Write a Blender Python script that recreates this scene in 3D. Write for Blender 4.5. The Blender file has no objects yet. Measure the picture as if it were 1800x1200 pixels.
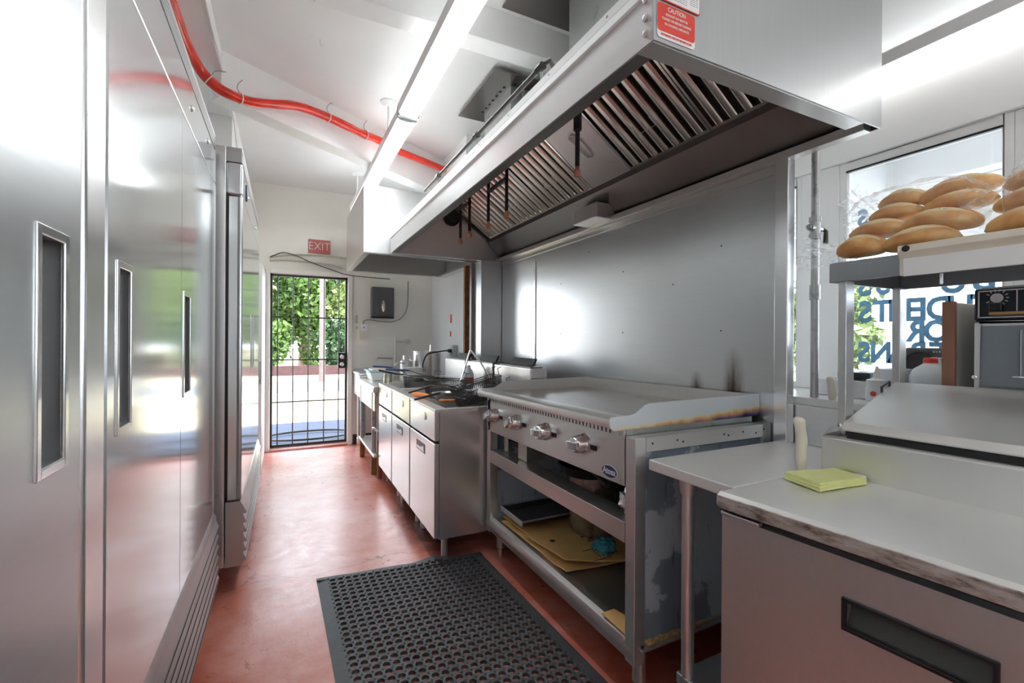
import bpy, bmesh, math, random
from mathutils import Vector, Matrix, noise as mnoise
random.seed(7)
PI = math.pi
scene = bpy.context.scene
col = scene.collection
R = math.radians

# ---------------------------------------------------------------- camera
F, YAW, ROLL = 806.25, 0.46, 0.0059
cam_d = bpy.data.cameras.new('camera')
cam = bpy.data.objects.new('camera', cam_d); col.objects.link(cam)
r_ = Vector((math.cos(YAW), -math.sin(YAW), 0)); f_ = Vector((math.sin(YAW), math.cos(YAW), 0)); u_ = Vector((0, 0, 1))
rr = r_*math.cos(ROLL)+u_*math.sin(ROLL); uu = u_*math.cos(ROLL)-r_*math.sin(ROLL)
cam.matrix_world = Matrix(((rr.x, uu.x, -f_.x, 0), (rr.y, uu.y, -f_.y, 0), (rr.z, uu.z, -f_.z, 1.3), (0, 0, 0, 1)))
cam_d.sensor_width = 36; cam_d.lens = 36*F/1800
cam_d.shift_y = -2.35/1800
cam_d.clip_start = 0.05; cam_d.clip_end = 300
scene.camera = cam
# ---------------------------------------------------------------- world, sun, exposure
W = bpy.data.worlds.new('sky'); scene.world = W; W.use_nodes = True
wn = W.node_tree; bg = wn.nodes['Background']
sky = wn.nodes.new('ShaderNodeTexSky')
try:
    sky.sky_type = 'HOSEK_WILKIE'; sky.sun_direction = Vector((0.35, -0.5, 0.8)).normalized(); sky.turbidity = 4
except Exception:
    pass
mixw = wn.nodes.new('ShaderNodeMixRGB'); mixw.inputs[0].default_value = 0.75
mixw.inputs[2].default_value = (0.84, 0.92, 1.0, 1)
wn.links.new(sky.outputs[0], mixw.inputs[1]); wn.links.new(mixw.outputs[0], bg.inputs[0])
bg.inputs[1].default_value = 5.5
sun_d = bpy.data.lights.new('sun', 'SUN'); sun_d.energy = 5.0; sun_d.angle = R(0.6); sun_d.color = (1, .96, .9)
sun = bpy.data.objects.new('sun', sun_d); col.objects.link(sun)
sun.rotation_euler = Vector((-0.30, 0.58, -1.0)).to_track_quat('-Z', 'Y').to_euler()
def area(name, loc, size, energy, direction, color=(1, 1, 1)):
    d = bpy.data.lights.new(name, 'AREA'); d.shape = 'RECTANGLE'; d.size, d.size_y = size; d.energy = energy; d.color = color
    o = bpy.data.objects.new(name, d); col.objects.link(o); o.location = loc
    o.rotation_euler = Vector(direction).to_track_quat('-Z', 'Y').to_euler(); return o
LENS_E = 7.0
scene.view_settings.view_transform = 'Standard'
scene.view_settings.look = 'None'
scene.view_settings.gamma = 1
scene.view_settings.exposure = 1.32
try: scene.cycles.max_bounces = 10; scene.cycles.diffuse_bounces = 6; scene.cycles.glossy_bounces = 6; scene.cycles.transparent_max_bounces = 16; scene.cycles.sample_clamp_indirect = 6
except Exception: pass

# ---------------------------------------------------------------- materials
def mk(name):
    m = bpy.data.materials.new(name); m.use_nodes = True
    return m, m.node_tree, m.node_tree.nodes['Principled BSDF']
def coords(nt, scale, kind='Object'):
    tc = nt.nodes.new('ShaderNodeTexCoord'); mp = nt.nodes.new('ShaderNodeMapping')
    mp.inputs['Scale'].default_value = scale
    nt.links.new(tc.outputs[kind], mp.inputs[0]); return mp.outputs[0]
def noise(nt, vec, scale=5, detail=3, rough=.5):
    n = nt.nodes.new('ShaderNodeTexNoise'); n.inputs['Scale'].default_value = scale
    n.inputs['Detail'].default_value = detail; n.inputs['Roughness'].default_value = rough
    nt.links.new(vec, n.inputs['Vector']); return n.outputs['Fac']
def ramp(nt, fac, stops):
    r = nt.nodes.new('ShaderNodeValToRGB'); e = r.color_ramp.elements
    while len(e) < len(stops): e.new(0.5)
    for k, (p, c) in enumerate(stops):
        e[k].position = p; e[k].color = (*c, 1) if len(c) == 3 else c
    nt.links.new(fac, r.inputs[0]); return r.outputs[0]
def mix(nt, fac, a, b):
    m = nt.nodes.new('ShaderNodeMixRGB')
    for s, v in ((0, fac), (1, a), (2, b)):
        if hasattr(v, 'links') or hasattr(v, 'is_linked'): nt.links.new(v, m.inputs[s])
        elif s == 0: m.inputs[0].default_value = v
        else: m.inputs[s].default_value = (*v, 1)
    return m.outputs[0]
def bump(nt, b, h, strength=.1, dist=.01):
    n = nt.nodes.new('ShaderNodeBump'); n.inputs['Strength'].default_value = strength; n.inputs['Distance'].default_value = dist
    nt.links.new(h, n.inputs['Height']); nt.links.new(n.outputs[0], b.inputs['Normal'])
def g(v): return (v, v, v)
def steel(name, c=.66, rough=.28, grain=(4, 4, 120), wave=.0, tint=(1, 1, 1), dirt=0, dirtc=(.12, .09, .06), dscale=6, metal=.86):
    m, nt, b = mk(name)
    b.inputs['Metallic'].default_value = metal
    v = coords(nt, tuple(min(x, 90) for x in grain)); n1 = noise(nt, v, 1.0, 1)
    c0 = tuple(c*.96*t for t in tint); c1 = tuple(min(1, c*1.03*t) for t in tint)
    colr = ramp(nt, n1, [(0, c0), (1, c1)])
    v2 = coords(nt, (1, 1, 1)); n2 = noise(nt, v2, dscale, 6, .65)
    if dirt > 0:
        f = ramp(nt, n2, [(.62-dirt*.35, g(0)), (.8-dirt*.2, g(1))])
        colr = mix(nt, f, colr, dirtc)
        pass
    nt.links.new(colr, b.inputs['Base Color'])
    b.inputs['Roughness'].default_value = rough
    if wave > 0:
        n3 = noise(nt, coords(nt, (1, 1, .35)), 2.3, 2)
        bump(nt, b, n3, wave, .02)
    return m
def paint(name, c, rough=.5, var=.06, scale=3, bmp=.0, bscale=60, metal=0, spec=.5):
    m, nt, b = mk(name); b.inputs['Metallic'].default_value = metal
    n = noise(nt, coords(nt, (1, 1, 1)), scale, 5, .6)
    colr = ramp(nt, n, [(.25, tuple(x*(1-var) for x in c)), (.75, tuple(min(1, x*(1+var*.5)) for x in c))])
    nt.links.new(colr, b.inputs['Base Color']); b.inputs['Roughness'].default_value = rough
    b.inputs['Specular IOR Level'].default_value = spec
    if bmp > 0: bump(nt, b, noise(nt, coords(nt, (1, 1, 1)), bscale, 3), bmp, .005)
    return m
def emis(name, c, s):
    m, nt, b = mk(name); b.inputs['Base Color'].default_value = (*c, 1)
    b.inputs['Emission Color'].default_value = (*c, 1); b.inputs['Emission Strength'].default_value = s
    n = noise(nt, coords(nt, (1, 1, 1)), 4, 3); nt.links.new(ramp(nt, n, [(.3, tuple(x*.93 for x in c)), (.6, c)]), b.inputs['Base Color'])
    return m
def glassy(name, c=(1, 1, 1), tr=.9, rough=.02, bmp=0):
    m, nt, b = mk(name); out = nt.nodes['Material Output']
    t = nt.nodes.new('ShaderNodeBsdfTransparent'); t.inputs[0].default_value = (*c, 1)
    gl = nt.nodes.new('ShaderNodeBsdfGlossy'); gl.inputs['Roughness'].default_value = rough
    fr = nt.nodes.new('ShaderNodeFresnel'); fr.inputs[0].default_value = 1.45
    mx = nt.nodes.new('ShaderNodeMixShader')
    mt = nt.nodes.new('ShaderNodeMath'); mt.operation = 'MULTIPLY_ADD'; mt.inputs[1].default_value = .8; mt.inputs[2].default_value = 1-tr
    nt.links.new(fr.outputs[0], mt.inputs[0]); nt.links.new(mt.outputs[0], mx.inputs[0])
    nt.links.new(t.outputs[0], mx.inputs[1]); nt.links.new(gl.outputs[0], mx.inputs[2]); nt.links.new(mx.outputs[0], out.inputs[0])
    if bmp:
        bn = nt.nodes.new('ShaderNodeBump'); bn.inputs['Strength'].default_value = bmp; bn.inputs['Distance'].default_value = .01
        nt.links.new(noise(nt, coords(nt, (1, 1, 1)), 30, 4, .6), bn.inputs['Height'])
        nt.links.new(bn.outputs[0], gl.inputs['Normal']); nt.links.new(bn.outputs[0], fr.inputs['Normal'])
    return m
M = {}
_x = 0
M['steel'] = steel('brushed_steel', .72, .30)
M['steel_h'] = steel('brushed_steel_top', .80, .36, (5, 14, 5), tint=(1, .985, .955))
M['steel_w'] = steel('worn_worktop_steel', .84, .40, (5, 14, 5), tint=(1, .985, .95)); M['steel_w'].node_tree.nodes['Principled BSDF'].inputs['Metallic'].default_value = .5
M['steel_dark2'] = steel('overshelf_steel', .36, .3, (4, 200, 4), tint=(.95, .97, 1))
M['steel_hood'] = steel('hood_steel', .66, .33, (200, 4, 4))
M['steel_panel'] = steel('wall_panel_steel', .62, .30, (4, 4, 200), wave=.12)
M['steel_mirror'] = steel('door_steel_mirror', .80, .13, (4, 200, 4), wave=.05, tint=(.93, .98, 1), metal=.8)
M['steel_door'] = steel('door_steel_brushed', .64, .30, (4, 4, 300), tint=(.95, .98, 1))
M['steel_end'] = steel('hood_end_steel', .50, .36, (90, 4, 4), tint=(.97, .99, 1))
M['steel_trim'] = steel('trim_steel', .80, .24, (4, 4, 200), dirt=.01, dirtc=(.85, .85, .85), dscale=40)
M['steel_louver'] = steel('louver_steel', .52, .34, (4, 200, 4))
M['steel_fry'] = steel('fryer_steel', .74, .27, (4, 4, 200), tint=(1, .98, .96))
M['steel_stain'] = steel('stained_steel', .62, .34, (4, 4, 200), tint=(1, .96, .86), dirt=.22, dirtc=(.42, .33, .18), dscale=9)
M['steel_warm'] = steel('warm_steel', .64, .33, (4, 200, 4), tint=(1, .96, .92))
M['steel_prep'] = steel('prep_door_steel', .60, .38, (4, 300, 60), tint=(1, .95, .92))
M['steel_dark'] = steel('dark_steel', .20, .38, (4, 200, 4), tint=(1, .92, .88))
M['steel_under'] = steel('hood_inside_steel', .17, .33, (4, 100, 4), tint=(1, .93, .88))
M['plate'] = steel('griddle_plate_steel', .42, .32, (60, 4, 4), tint=(1, .94, .88), dirt=.05)
M['baffle'] = steel('baffle_filter_steel', .84, .19, (1, 45, 1), tint=(1, .95, .88), metal=1)
M['galv'] = steel('galvanised_steel', .55, .38, (60, 60, 60), tint=(.94, 1, .98), dirt=.15, dirtc=(.2, .22, .2), dscale=7)
M['chrome'] = steel('chrome', .82, .12, (10, 10, 10))
M['alu'] = steel('aluminium', .74, .35, (30, 30, 30))
M['pipe'] = steel('galvanised_pipe', .42, .45, (30, 30, 30), dirt=.25, dirtc=(.14, .15, .15), dscale=25)
M['white'] = paint('white_paint', (.86, .86, .85), .55, .04, 2)
M['ceil'] = paint('ceiling_paint', (.88, .88, .87), .6, .05, 1.2)
M['beam'] = paint('beam_paint', (.90, .90, .89), .45, .05, 4, .1, 30)
M['wall'] = paint('wall_paint_cream', (.84, .81, .745), .5, .05, 1.5)
M['frp'] = paint('panel_white_gloss', (.80, .82, .84), .22, .05, 2, .15, 90)
M['slab'] = paint('patio_concrete', (.20, .20, .20), .8, .1, 3)
M['extw'] = paint('exterior_white', (.70, .70, .69), .6, .05, 3)
M['black'] = paint('black_plastic', (.012, .012, .014), .35, .2, 20)
M['blackm'] = paint('black_iron', (.02, .018, .018), .45, .3, 20)
M['rubber'] = paint('black_rubber', (.055, .056, .062), .5, .35, 9, .3, 200)
M['dirt'] = paint('greasy_black', (.025, .02, .015), .5, .5, 20, .5, 60)
M['dgrey'] = paint('dark_grey_plastic', (.05, .047, .040), .4, .15, 20)
M['grey'] = paint('grey_plastic', (.10, .10, .10), .4, .15, 20)
M['red'] = paint('red_plastic', (.70, .03, .012), .22, .25, 8, .35, 25)
M['tie'] = paint('cable_tie', (.85, .78, .68), .5)
M['conduit'] = paint('painted_conduit', (.58, .55, .44), .5, .2, 12)
M['exit'] = paint('exit_red', (.42, .10, .08), .5, .15, 10)
M['letterw'] = paint('white_lettering', (.85, .8, .78), .5)
M['wire'] = paint('dark_wire', (.05, .04, .035), .5)
M['cream'] = paint('cream_plastic', (.80, .74, .62), .35, .05, 10)
M['yellow'] = paint('yellow_microfibre', (.93, .98, .42), .95, .06, 30, .8, 300)
M['card'] = paint('cardboard', (.62, .37, .13), .85, .18, 6, .3, 60)
M['ink'] = paint('printed_ink', (.06, .04, .03), .7)
M['wood'] = paint('rusty_wood', (.30, .14, .05), .7, .5, 18, .4, 40)
M['teal'] = paint('teal_rag', (.06, .30, .34), .9, .3, 20)
M['orange'] = paint('orange_rubber', (.85, .22, .02), .45, .1, 20)
M['blue'] = paint('blue_grip', (.03, .06, .16), .4, .2, 20)
M['bluelid'] = paint('blue_lid', (.45, .72, .86), .4, .05)
M['tub'] = paint('translucent_tub', (.80, .84, .88), .35, .05)
M['navyblack'] = paint('mixer_panel', (.012, .016, .028), .35)
M['logo'] = paint('navy_badge', (.02, .04, .16), .3)
M['whitegl'] = paint('white_gloss', (.85, .85, .84), .3, .04)
M['brown'] = paint('brown_edge', (.42, .20, .12), .5, .15, 20)
M['sticker'] = paint('sticker_white', (.88, .88, .87), .5)
M['stickr'] = paint('sticker_red', (.80, .055, .03), .4)
M['foil'] = steel('crumpled_foil', .75, .3, (20, 20, 20), wave=.8)
M['lens'] = emis('lamp_lens', (.94, .985, 1), LENS_E)
M['lens_far'] = emis('far_lamp_lens', (.94, .985, 1), 20)
M['lens_side'] = emis('side_lamp_lens', (1, 1, .99), 1.6)
M['lens_back'] = emis('rear_lamp_lens', (.94, .985, 1), 3.5)  # glow of the fill fixtures added behind the viewpoint
M['lens_up'] = emis('uplight_lens', (.94, .985, 1), 2.3)  # glow of the strips added on top of the housings
M['glass'] = glassy('window_glass', (.97, .99, 1), .97)
def film(name, milk, bmp, rough=.12):
    m, nt, b = mk(name); out = nt.nodes['Material Output']
    b.inputs['Base Color'].default_value = (.93, .95, .97, 1); b.inputs['Roughness'].default_value = rough; b.inputs['Specular IOR Level'].default_value = .8
    t = nt.nodes.new('ShaderNodeBsdfTransparent'); mx = nt.nodes.new('ShaderNodeMixShader')
    n = noise(nt, coords(nt, (1, 1.0, 2.6)), 26, 3, .55)
    f = ramp(nt, n, [(.44, g(milk*.15)), (.62, g(milk*.7)), (.74, g(min(1, milk*2.6)))])
    lw = nt.nodes.new('ShaderNodeLayerWeight'); lw.inputs[0].default_value = .25
    mt = nt.nodes.new('ShaderNodeMath'); mt.operation = 'MULTIPLY_ADD'; mt.inputs[1].default_value = .45; nt.links.new(lw.outputs['Facing'], mt.inputs[0]); nt.links.new(f, mt.inputs[2]); mt.use_clamp = True
    nt.links.new(mt.outputs[0], mx.inputs[0]); nt.links.new(t.outputs[0], mx.inputs[1]); tl = nt.nodes.new('ShaderNodeBsdfTranslucent'); tl.inputs[0].default_value = (.95, .97, 1, 1); m2 = nt.nodes.new('ShaderNodeMixShader'); m2.inputs[0].default_value = .5
    nt.links.new(b.outputs[0], m2.inputs[1]); nt.links.new(tl.outputs[0], m2.inputs[2]); nt.links.new(m2.outputs[0], mx.inputs[2]); nt.links.new(mx.outputs[0], out.inputs[0])
    bump(nt, b, n, bmp, .02); return m
M['bag'] = film('clear_plastic_bag', .13, 1.0)
M['acry'] = glassy('clear_plastic_door', (.86, .89, .92), .8, .1)
M['leaf'] = paint('tree_leaves', (.085, .16, .03), .6, .7, 1.4)
M['leafd'] = paint('dark_tree_leaves', (.03, .07, .022), .6, .6, 1.4)
M['fencem'] = paint('dark_red_fence', (.05, .018, .02), .8, .5, 6)
M['polem'] = paint('weathered_pole', (.14, .10, .095), .8, .3, 9)
M['leafl'] = paint('pale_tree_leaves', (.16, .22, .06), .6, .7, 1.4)
M['bark'] = paint('bark', (.20, .14, .10), .8, .3, 9)
M['grass'] = paint('dry_grass', (.42, .37, .24), .9, .3, 2, .5, 30)
M['asph'] = paint('asphalt', (.018, .028, .060), .85, .2, 5, .4, 90)  # the building's blue shade is painted into this ground colour
M['roadm'] = paint('worn_road', (.11, .11, .115), .85, .15, 3)
M['rock'] = paint('foam_block', (.05, .045, .035), .8, .5, 40, .6, 120)
# bread
m, nt, b = mk('bread_crust'); v = coords(nt, (1, 1, 1)); n = noise(nt, v, 9, 4)
nt.links.new(ramp(nt, n, [(.32, (.50, .20, .06)), (.5, (.74, .42, .15)), (.66, (.88, .66, .36))]), b.inputs['Base Color'])
b.inputs['Roughness'].default_value = .45; M['bread'] = m
M['crumb'] = paint('bread_split', (.90, .72, .42), .7, .1, 15)
# floor
m, nt, b = mk('red_painted_concrete')
v = coords(nt, (1, 1, 1)); n1 = noise(nt, v, 1.6, 8, .65); n2 = noise(nt, v, 14, 6, .7)
def mth0(op, a, bb=None, c=None, clamp=False):
    n = nt.nodes.new('ShaderNodeMath'); n.operation = op; n.use_clamp = clamp
    for i, x in enumerate((a, bb, c)):
        if x is None: continue
        if isinstance(x, (int, float)): n.inputs[i].default_value = x
        else: nt.links.new(x, n.inputs[i])
    return n.outputs[0]
sx = nt.nodes.new('ShaderNodeSeparateXYZ'); nt.links.new(v, sx.inputs[0])
wear_sheen_x = mth0('SUBTRACT', 1, mth0('DIVIDE', mth0('ABSOLUTE', mth0('SUBTRACT', sx.outputs[0], .28)), .62), clamp=True)  # paler worn aisle path, with the door's sheen painted in toward the far end
wear_sheen_y = mth0('DIVIDE', mth0('SUBTRACT', sx.outputs[1], 1.6), 3.0, clamp=True)
n1 = mth0('ADD', mth0('SUBTRACT', n1, .13), mth0('MULTIPLY', mth0('MULTIPLY', wear_sheen_x, mth0('ADD', mth0('MULTIPLY', wear_sheen_y, .75), .25)), .24))
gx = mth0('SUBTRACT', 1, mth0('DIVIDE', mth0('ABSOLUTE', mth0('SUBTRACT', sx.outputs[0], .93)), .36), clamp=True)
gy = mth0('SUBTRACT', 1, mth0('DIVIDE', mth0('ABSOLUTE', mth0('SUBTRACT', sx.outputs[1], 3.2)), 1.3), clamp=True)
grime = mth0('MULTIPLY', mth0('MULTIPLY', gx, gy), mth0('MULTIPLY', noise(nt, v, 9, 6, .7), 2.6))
c1 = ramp(nt, n1, [(.26, (.36, .07, .03)), (.40, (.47, .145, .10)), (.54, (.56, .25, .22)), (.68, (.64, .37, .36)), (.82, (.72, .52, .52))])
c2 = mix(nt, ramp(nt, n2, [(.30, g(.35)), (.42, g(0))]), c1, (.26, .05, .02))
vo = nt.nodes.new('ShaderNodeTexVoronoi'); vo.feature = 'DISTANCE_TO_EDGE'; vo.inputs['Scale'].default_value = .6
wp = nt.nodes.new('ShaderNodeVectorMath'); wp.operation = 'MULTIPLY_ADD'
nn = nt.nodes.new('ShaderNodeTexNoise'); nn.inputs['Scale'].default_value = 5; nn.inputs['Detail'].default_value = 6
nt.links.new(v, nn.inputs['Vector']); nt.links.new(nn.outputs['Color'], wp.inputs[0]); wp.inputs[1].default_value = (.35, .35, .35)
nt.links.new(v, wp.inputs[2]); nt.links.new(wp.outputs[0], vo.inputs['Vector'])
cf = ramp(nt, vo.outputs['Distance'], [(0, g(.8)), (.0018, g(.5)), (.004, g(0))])
c3 = mix(nt, cf, c2, (.10, .02, .015))
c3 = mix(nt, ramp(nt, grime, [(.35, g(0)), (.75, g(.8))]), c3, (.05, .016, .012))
nt.links.new(c3, b.inputs['Base Color']); b.inputs['Coat Weight'].default_value = .35; b.inputs['Coat Roughness'].default_value = .22
nt.links.new(ramp(nt, n2, [(.3, g(.24)), (.7, g(.45))]), b.inputs['Roughness'])
bump(nt, b, n2, .18, .01); M['floor'] = m
# heat-stained side splash: straw, violet and black scorch along its foot
m, nt, b = mk('heat_stained_steel'); b.inputs['Metallic'].default_value = .55; b.inputs['Roughness'].default_value = .40
tc = nt.nodes.new('ShaderNodeTexCoord'); sp = nt.nodes.new('ShaderNodeSeparateXYZ'); nt.links.new(tc.outputs['Object'], sp.inputs[0])
n = noise(nt, tc.outputs['Object'], 22, 5)
a1 = nt.nodes.new('ShaderNodeMath'); a1.operation = 'MULTIPLY_ADD'; a1.inputs[1].default_value = .03; nt.links.new(n, a1.inputs[0])
zx = nt.nodes.new('ShaderNodeMath'); zx.operation = 'MULTIPLY_ADD'; zx.inputs[1].default_value = -.055; nt.links.new(sp.outputs[0], zx.inputs[0]); nt.links.new(sp.outputs[2], zx.inputs[2])
nt.links.new(zx.outputs[0], a1.inputs[2])
mr = nt.nodes.new('ShaderNodeMapRange'); mr.inputs[1].default_value = -.005; mr.inputs[2].default_value = .105; nt.links.new(a1.outputs[0], mr.inputs[0])
nt.links.new(ramp(nt, mr.outputs[0], [(.0, (.02, .015, .015)), (.26, (.03, .025, .03)), (.34, (.14, .12, .30)), (.42, (.62, .30, .22)), (.50, (.85, .55, .20)), (.60, (.86, .84, .74)), (.72, (.80, .85, .89))]), b.inputs['Base Color'])
M['heat'] = m
# soot-streaked counter edge
m, nt, b = mk('worn_edge_steel'); b.inputs['Metallic'].default_value = .85; b.inputs['Roughness'].default_value = .42
n = noise(nt, coords(nt, (3, 9, 40)), 1.5, 6, .7); nt.links.new(ramp(nt, n, [(.36, (.22, .20, .18)), (.47, (.58, .52, .46)), (.62, (.78, .76, .73))]), b.inputs['Base Color']); M['edge'] = m
# flaking galvanised side of the stand
m, nt, b = mk('flaking_galvanised_panel'); b.inputs['Metallic'].default_value = .3; b.inputs['Roughness'].default_value = .36
v = coords(nt, (1, 1, 1)); n = noise(nt, v, 2.6, 6, .6); n2 = noise(nt, coords(nt, (8, 8, 1.2)), 4, 5)
cc = mix(nt, ramp(nt, n, [(.48, g(0)), (.50, g(1))]), (.26, .33, .40), (.58, .66, .73))
nt.links.new(mix(nt, ramp(nt, n2, [(.64, g(0)), (.78, g(.85))]), cc, (.03, .03, .025)), b.inputs['Base Color']); M['flake'] = m
# scorched wall panel
m = steel('scorched_wall_panel_steel', .64, .30, (4, 4, 200), wave=.12); M['panel_main'] = m; nt = m.node_tree; b = nt.nodes['Principled BSDF']
lk = [l for l in nt.links if l.to_socket == b.inputs['Base Color']][0]; src = lk.from_socket
tc = nt.nodes.new('ShaderNodeTexCoord'); sp = nt.nodes.new('ShaderNodeSeparateXYZ'); nt.links.new(tc.outputs['Object'], sp.inputs[0])
def mth(nt, op, a, bb=None, c=None):
    n = nt.nodes.new('ShaderNodeMath'); n.operation = op
    for i, x in enumerate((a, bb, c)):
        if x is None: continue
        if isinstance(x, (int, float)): n.inputs[i].default_value = x
        else: nt.links.new(x, n.inputs[i])
    return n.outputs[0]
n = noise(nt, coords(nt, (1, 14, 2.5)), 1.6, 5, .65)
fac = None
for (y0, wy, z0, z1) in ((-1.07, .07, .98, 1.30), (-.86, .055, .98, 1.17), (-.6, .45, .98, 1.07)):
    dy = mth(nt, 'ABSOLUTE', mth(nt, 'SUBTRACT', sp.outputs[1], y0)); fy = mth(nt, 'MAXIMUM', mth(nt, 'SUBTRACT', 1, mth(nt, 'DIVIDE', dy, wy)), 0)
    fz = mth(nt, 'MAXIMUM', mth(nt, 'DIVIDE', mth(nt, 'SUBTRACT', z1, sp.outputs[2]), z1-z0), 0)
    ff = mth(nt, 'MULTIPLY', mth(nt, 'MULTIPLY', fy, fz), mth(nt, 'MULTIPLY', n, 3.0))
    fac = ff if fac is None else mth(nt, 'MAXIMUM', fac, ff)
fr = ramp(nt, fac, [(.08, g(0)), (.75, g(.8)), (1.0, g(.95))])
nt.links.new(mix(nt, fr, src, (.09, .045, .022)), b.inputs['Base Color'])

# ---------------------------------------------------------------- mesh building
WM = {}
class MB:
    def __init__(s): s.v = []; s.f = []
    def add(s, vs, fs, m=None):
        o = len(s.v); s.v += [(m @ Vector(p)) if m else Vector(p) for p in vs]; s.f += [tuple(i+o for i in f) for f in fs]; return s
    def box(s, x0, y0, z0, x1, y1, z1, m=None):
        x0, x1 = sorted((x0, x1)); y0, y1 = sorted((y0, y1)); z0, z1 = sorted((z0, z1))
        v = [(x0, y0, z0), (x1, y0, z0), (x1, y1, z0), (x0, y1, z0), (x0, y0, z1), (x1, y0, z1), (x1, y1, z1), (x0, y1, z1)]
        return s.add(v, [(0, 3, 2, 1), (4, 5, 6, 7), (0, 1, 5, 4), (1, 2, 6, 5), (2, 3, 7, 6), (3, 0, 4, 7)], m)
    def prism(s, poly, axis, a, b, m=None):
        # poly: 2d points; axis 'x' -> (y,z), 'y' -> (x,z), 'z' -> (x,y)
        P = {'x': lambda p, t: (t, p[0], p[1]), 'y': lambda p, t: (p[0], t, p[1]), 'z': lambda p, t: (p[0], p[1], t)}[axis]
        n = len(poly); ar = sum(poly[i][0]*poly[(i+1) % n][1]-poly[(i+1) % n][0]*poly[i][1] for i in range(n))
        if (ar < 0) != (axis == 'y'): poly = poly[::-1]
        if a > b: a, b = b, a
        v = [P(p, a) for p in poly]+[P(p, b) for p in poly]
        fs = [tuple(range(n))[::-1], tuple(range(n, 2*n))]+[(i, (i+1) % n, n+(i+1) % n, n+i) for i in range(n)]
        return s.add(v, fs, m)
    def tube(s, pts, r, seg=10, cap=True, m=None):
        pts = [Vector(p) for p in pts]; n = len(pts); rs = r if isinstance(r, (list, tuple)) else [r]*n
        t0 = (pts[1]-pts[0]).normalized(); up = Vector((0, 0, 1)) if abs(t0.z) < .9 else Vector((1, 0, 0))
        nx = t0.cross(up).normalized(); v = []; o = 0
        for i, p in enumerate(pts):
            t = ((pts[min(i+1, n-1)]-p).normalized()+(p-pts[max(i-1, 0)]).normalized()).normalized() if 0 < i < n-1 else (pts[min(i+1, n-1)]-pts[max(i-1, 0)]).normalized()
            nx = (nx-t*nx.dot(t)).normalized(); ny = t.cross(nx)
            for k in range(seg):
                a = 2*PI*k/seg; v.append(p+(nx*math.cos(a)+ny*math.sin(a))*rs[i])
        fs = [(i*seg+k, i*seg+(k+1) % seg, (i+1)*seg+(k+1) % seg, (i+1)*seg+k) for i in range(n-1) for k in range(seg)]
        if cap: fs += [tuple(range(seg))[::-1], tuple(range((n-1)*seg, n*seg))]
        return s.add(v, fs, m)
    def lathe(s, prof, c, seg=24, m=None):
        # prof [(r,z)], c centre
        v = []; n = len(prof)
        for (r, z) in prof:
            for k in range(seg):
                a = 2*PI*k/seg; v.append((c[0]+r*math.cos(a), c[1]+r*math.sin(a), c[2]+z))
        fs = [(i*seg+k, i*seg+(k+1) % seg, (i+1)*seg+(k+1) % seg, (i+1)*seg+k) for i in range(n-1) for k in range(seg)]
        if prof[0][0] > 1e-5: fs.append(tuple(range(seg))[::-1])
        if prof[-1][0] > 1e-5: fs.append(tuple(range((n-1)*seg, n*seg)))
        return s.add(v, fs, m)
    def blob(s, c, rad, seg=16, rings=10, amp=0, fr=3, m=None, seed=0):
        v = []; c = Vector(c)
        for i in range(rings+1):
            th = PI*i/rings
            for k in range(seg):
                a = 2*PI*k/seg; d = Vector((math.sin(th)*math.cos(a), math.sin(th)*math.sin(a), math.cos(th)))
                q = 1+amp*mnoise.noise(d*fr+Vector((seed, 0, 0))); v.append(c+Vector((d.x*rad[0], d.y*rad[1], d.z*rad[2]))*q)
        fs = [(i*seg+k, (i+1)*seg+k, (i+1)*seg+(k+1) % seg, i*seg+(k+1) % seg) for i in range(rings) for k in range(seg)]
        return s.add(v, fs, m)
    def build(s, name, mat, parent=None, bevel=0, ang=35, segs=2, mods=None):
        me = bpy.data.meshes.new(name)
        iw = WM[parent.name].inverted() if parent else Matrix()
        me.from_pydata([tuple(iw @ p) for p in s.v], [], s.f); me.validate()
        bm = bmesh.new(); bm.from_mesh(me); bmesh.ops.remove_doubles(bm, verts=bm.verts, dist=1e-5)
        bmesh.ops.dissolve_degenerate(bm, edges=bm.edges, dist=1e-6); bm.to_mesh(me); bm.free()
        me.polygons.foreach_set('use_smooth', [True]*len(me.polygons))
        try: me.set_sharp_from_angle(angle=R(ang))
        except Exception: pass
        if mat: me.materials.append(M[mat] if isinstance(mat, str) else mat)
        o = bpy.data.objects.new(name, me); col.objects.link(o)
        if parent: o.parent = parent; WM[o.name] = WM[parent.name].copy()
        else: WM[o.name] = Matrix()
        if bevel:
            bv = o.modifiers.new('bevel', 'BEVEL'); bv.width = bevel; bv.segments = segs; bv.limit_method = 'ANGLE'; bv.angle_limit = R(40)
            try: bv.harden_normals = True
            except Exception: pass
        return o
def B(x0, y0, z0, x1, y1, z1): return MB().box(x0, y0, z0, x1, y1, z1)
def tag(o, label=None, cat=None, group=None, kind=None):
    for k, v in (('label', label), ('category', cat), ('group', group), ('kind', kind)):
        if v: o[k] = v
    return o
def thing(name, label, cat, loc=(0, 0, 0), rotz=0, group=None):
    o = bpy.data.objects.new(name, None); col.objects.link(o); o.empty_display_size = .05
    o.location = loc; o.rotation_euler = (0, 0, rotz); WM[o.name] = Matrix.Translation(loc) @ Matrix.Rotation(rotz, 4, 'Z')
    return tag(o, label, cat, group)
def solo(mb, name, mat, label, cat, loc=None, group=None, kind=None, bevel=0, ang=35):
    # single-mesh thing whose origin sits at loc
    o = mb.build(name, mat, None, bevel, ang)
    if loc is not None:
        o.data.transform(Matrix.Translation(-Vector(loc))); o.location = loc; WM[o.name] = Matrix.Translation(loc)
    return tag(o, label, cat, group, kind)
def struct(name, mb, mat, bevel=0, ang=35):
    return tag(mb.build(name, mat, None, bevel, ang), kind='structure')
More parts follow.
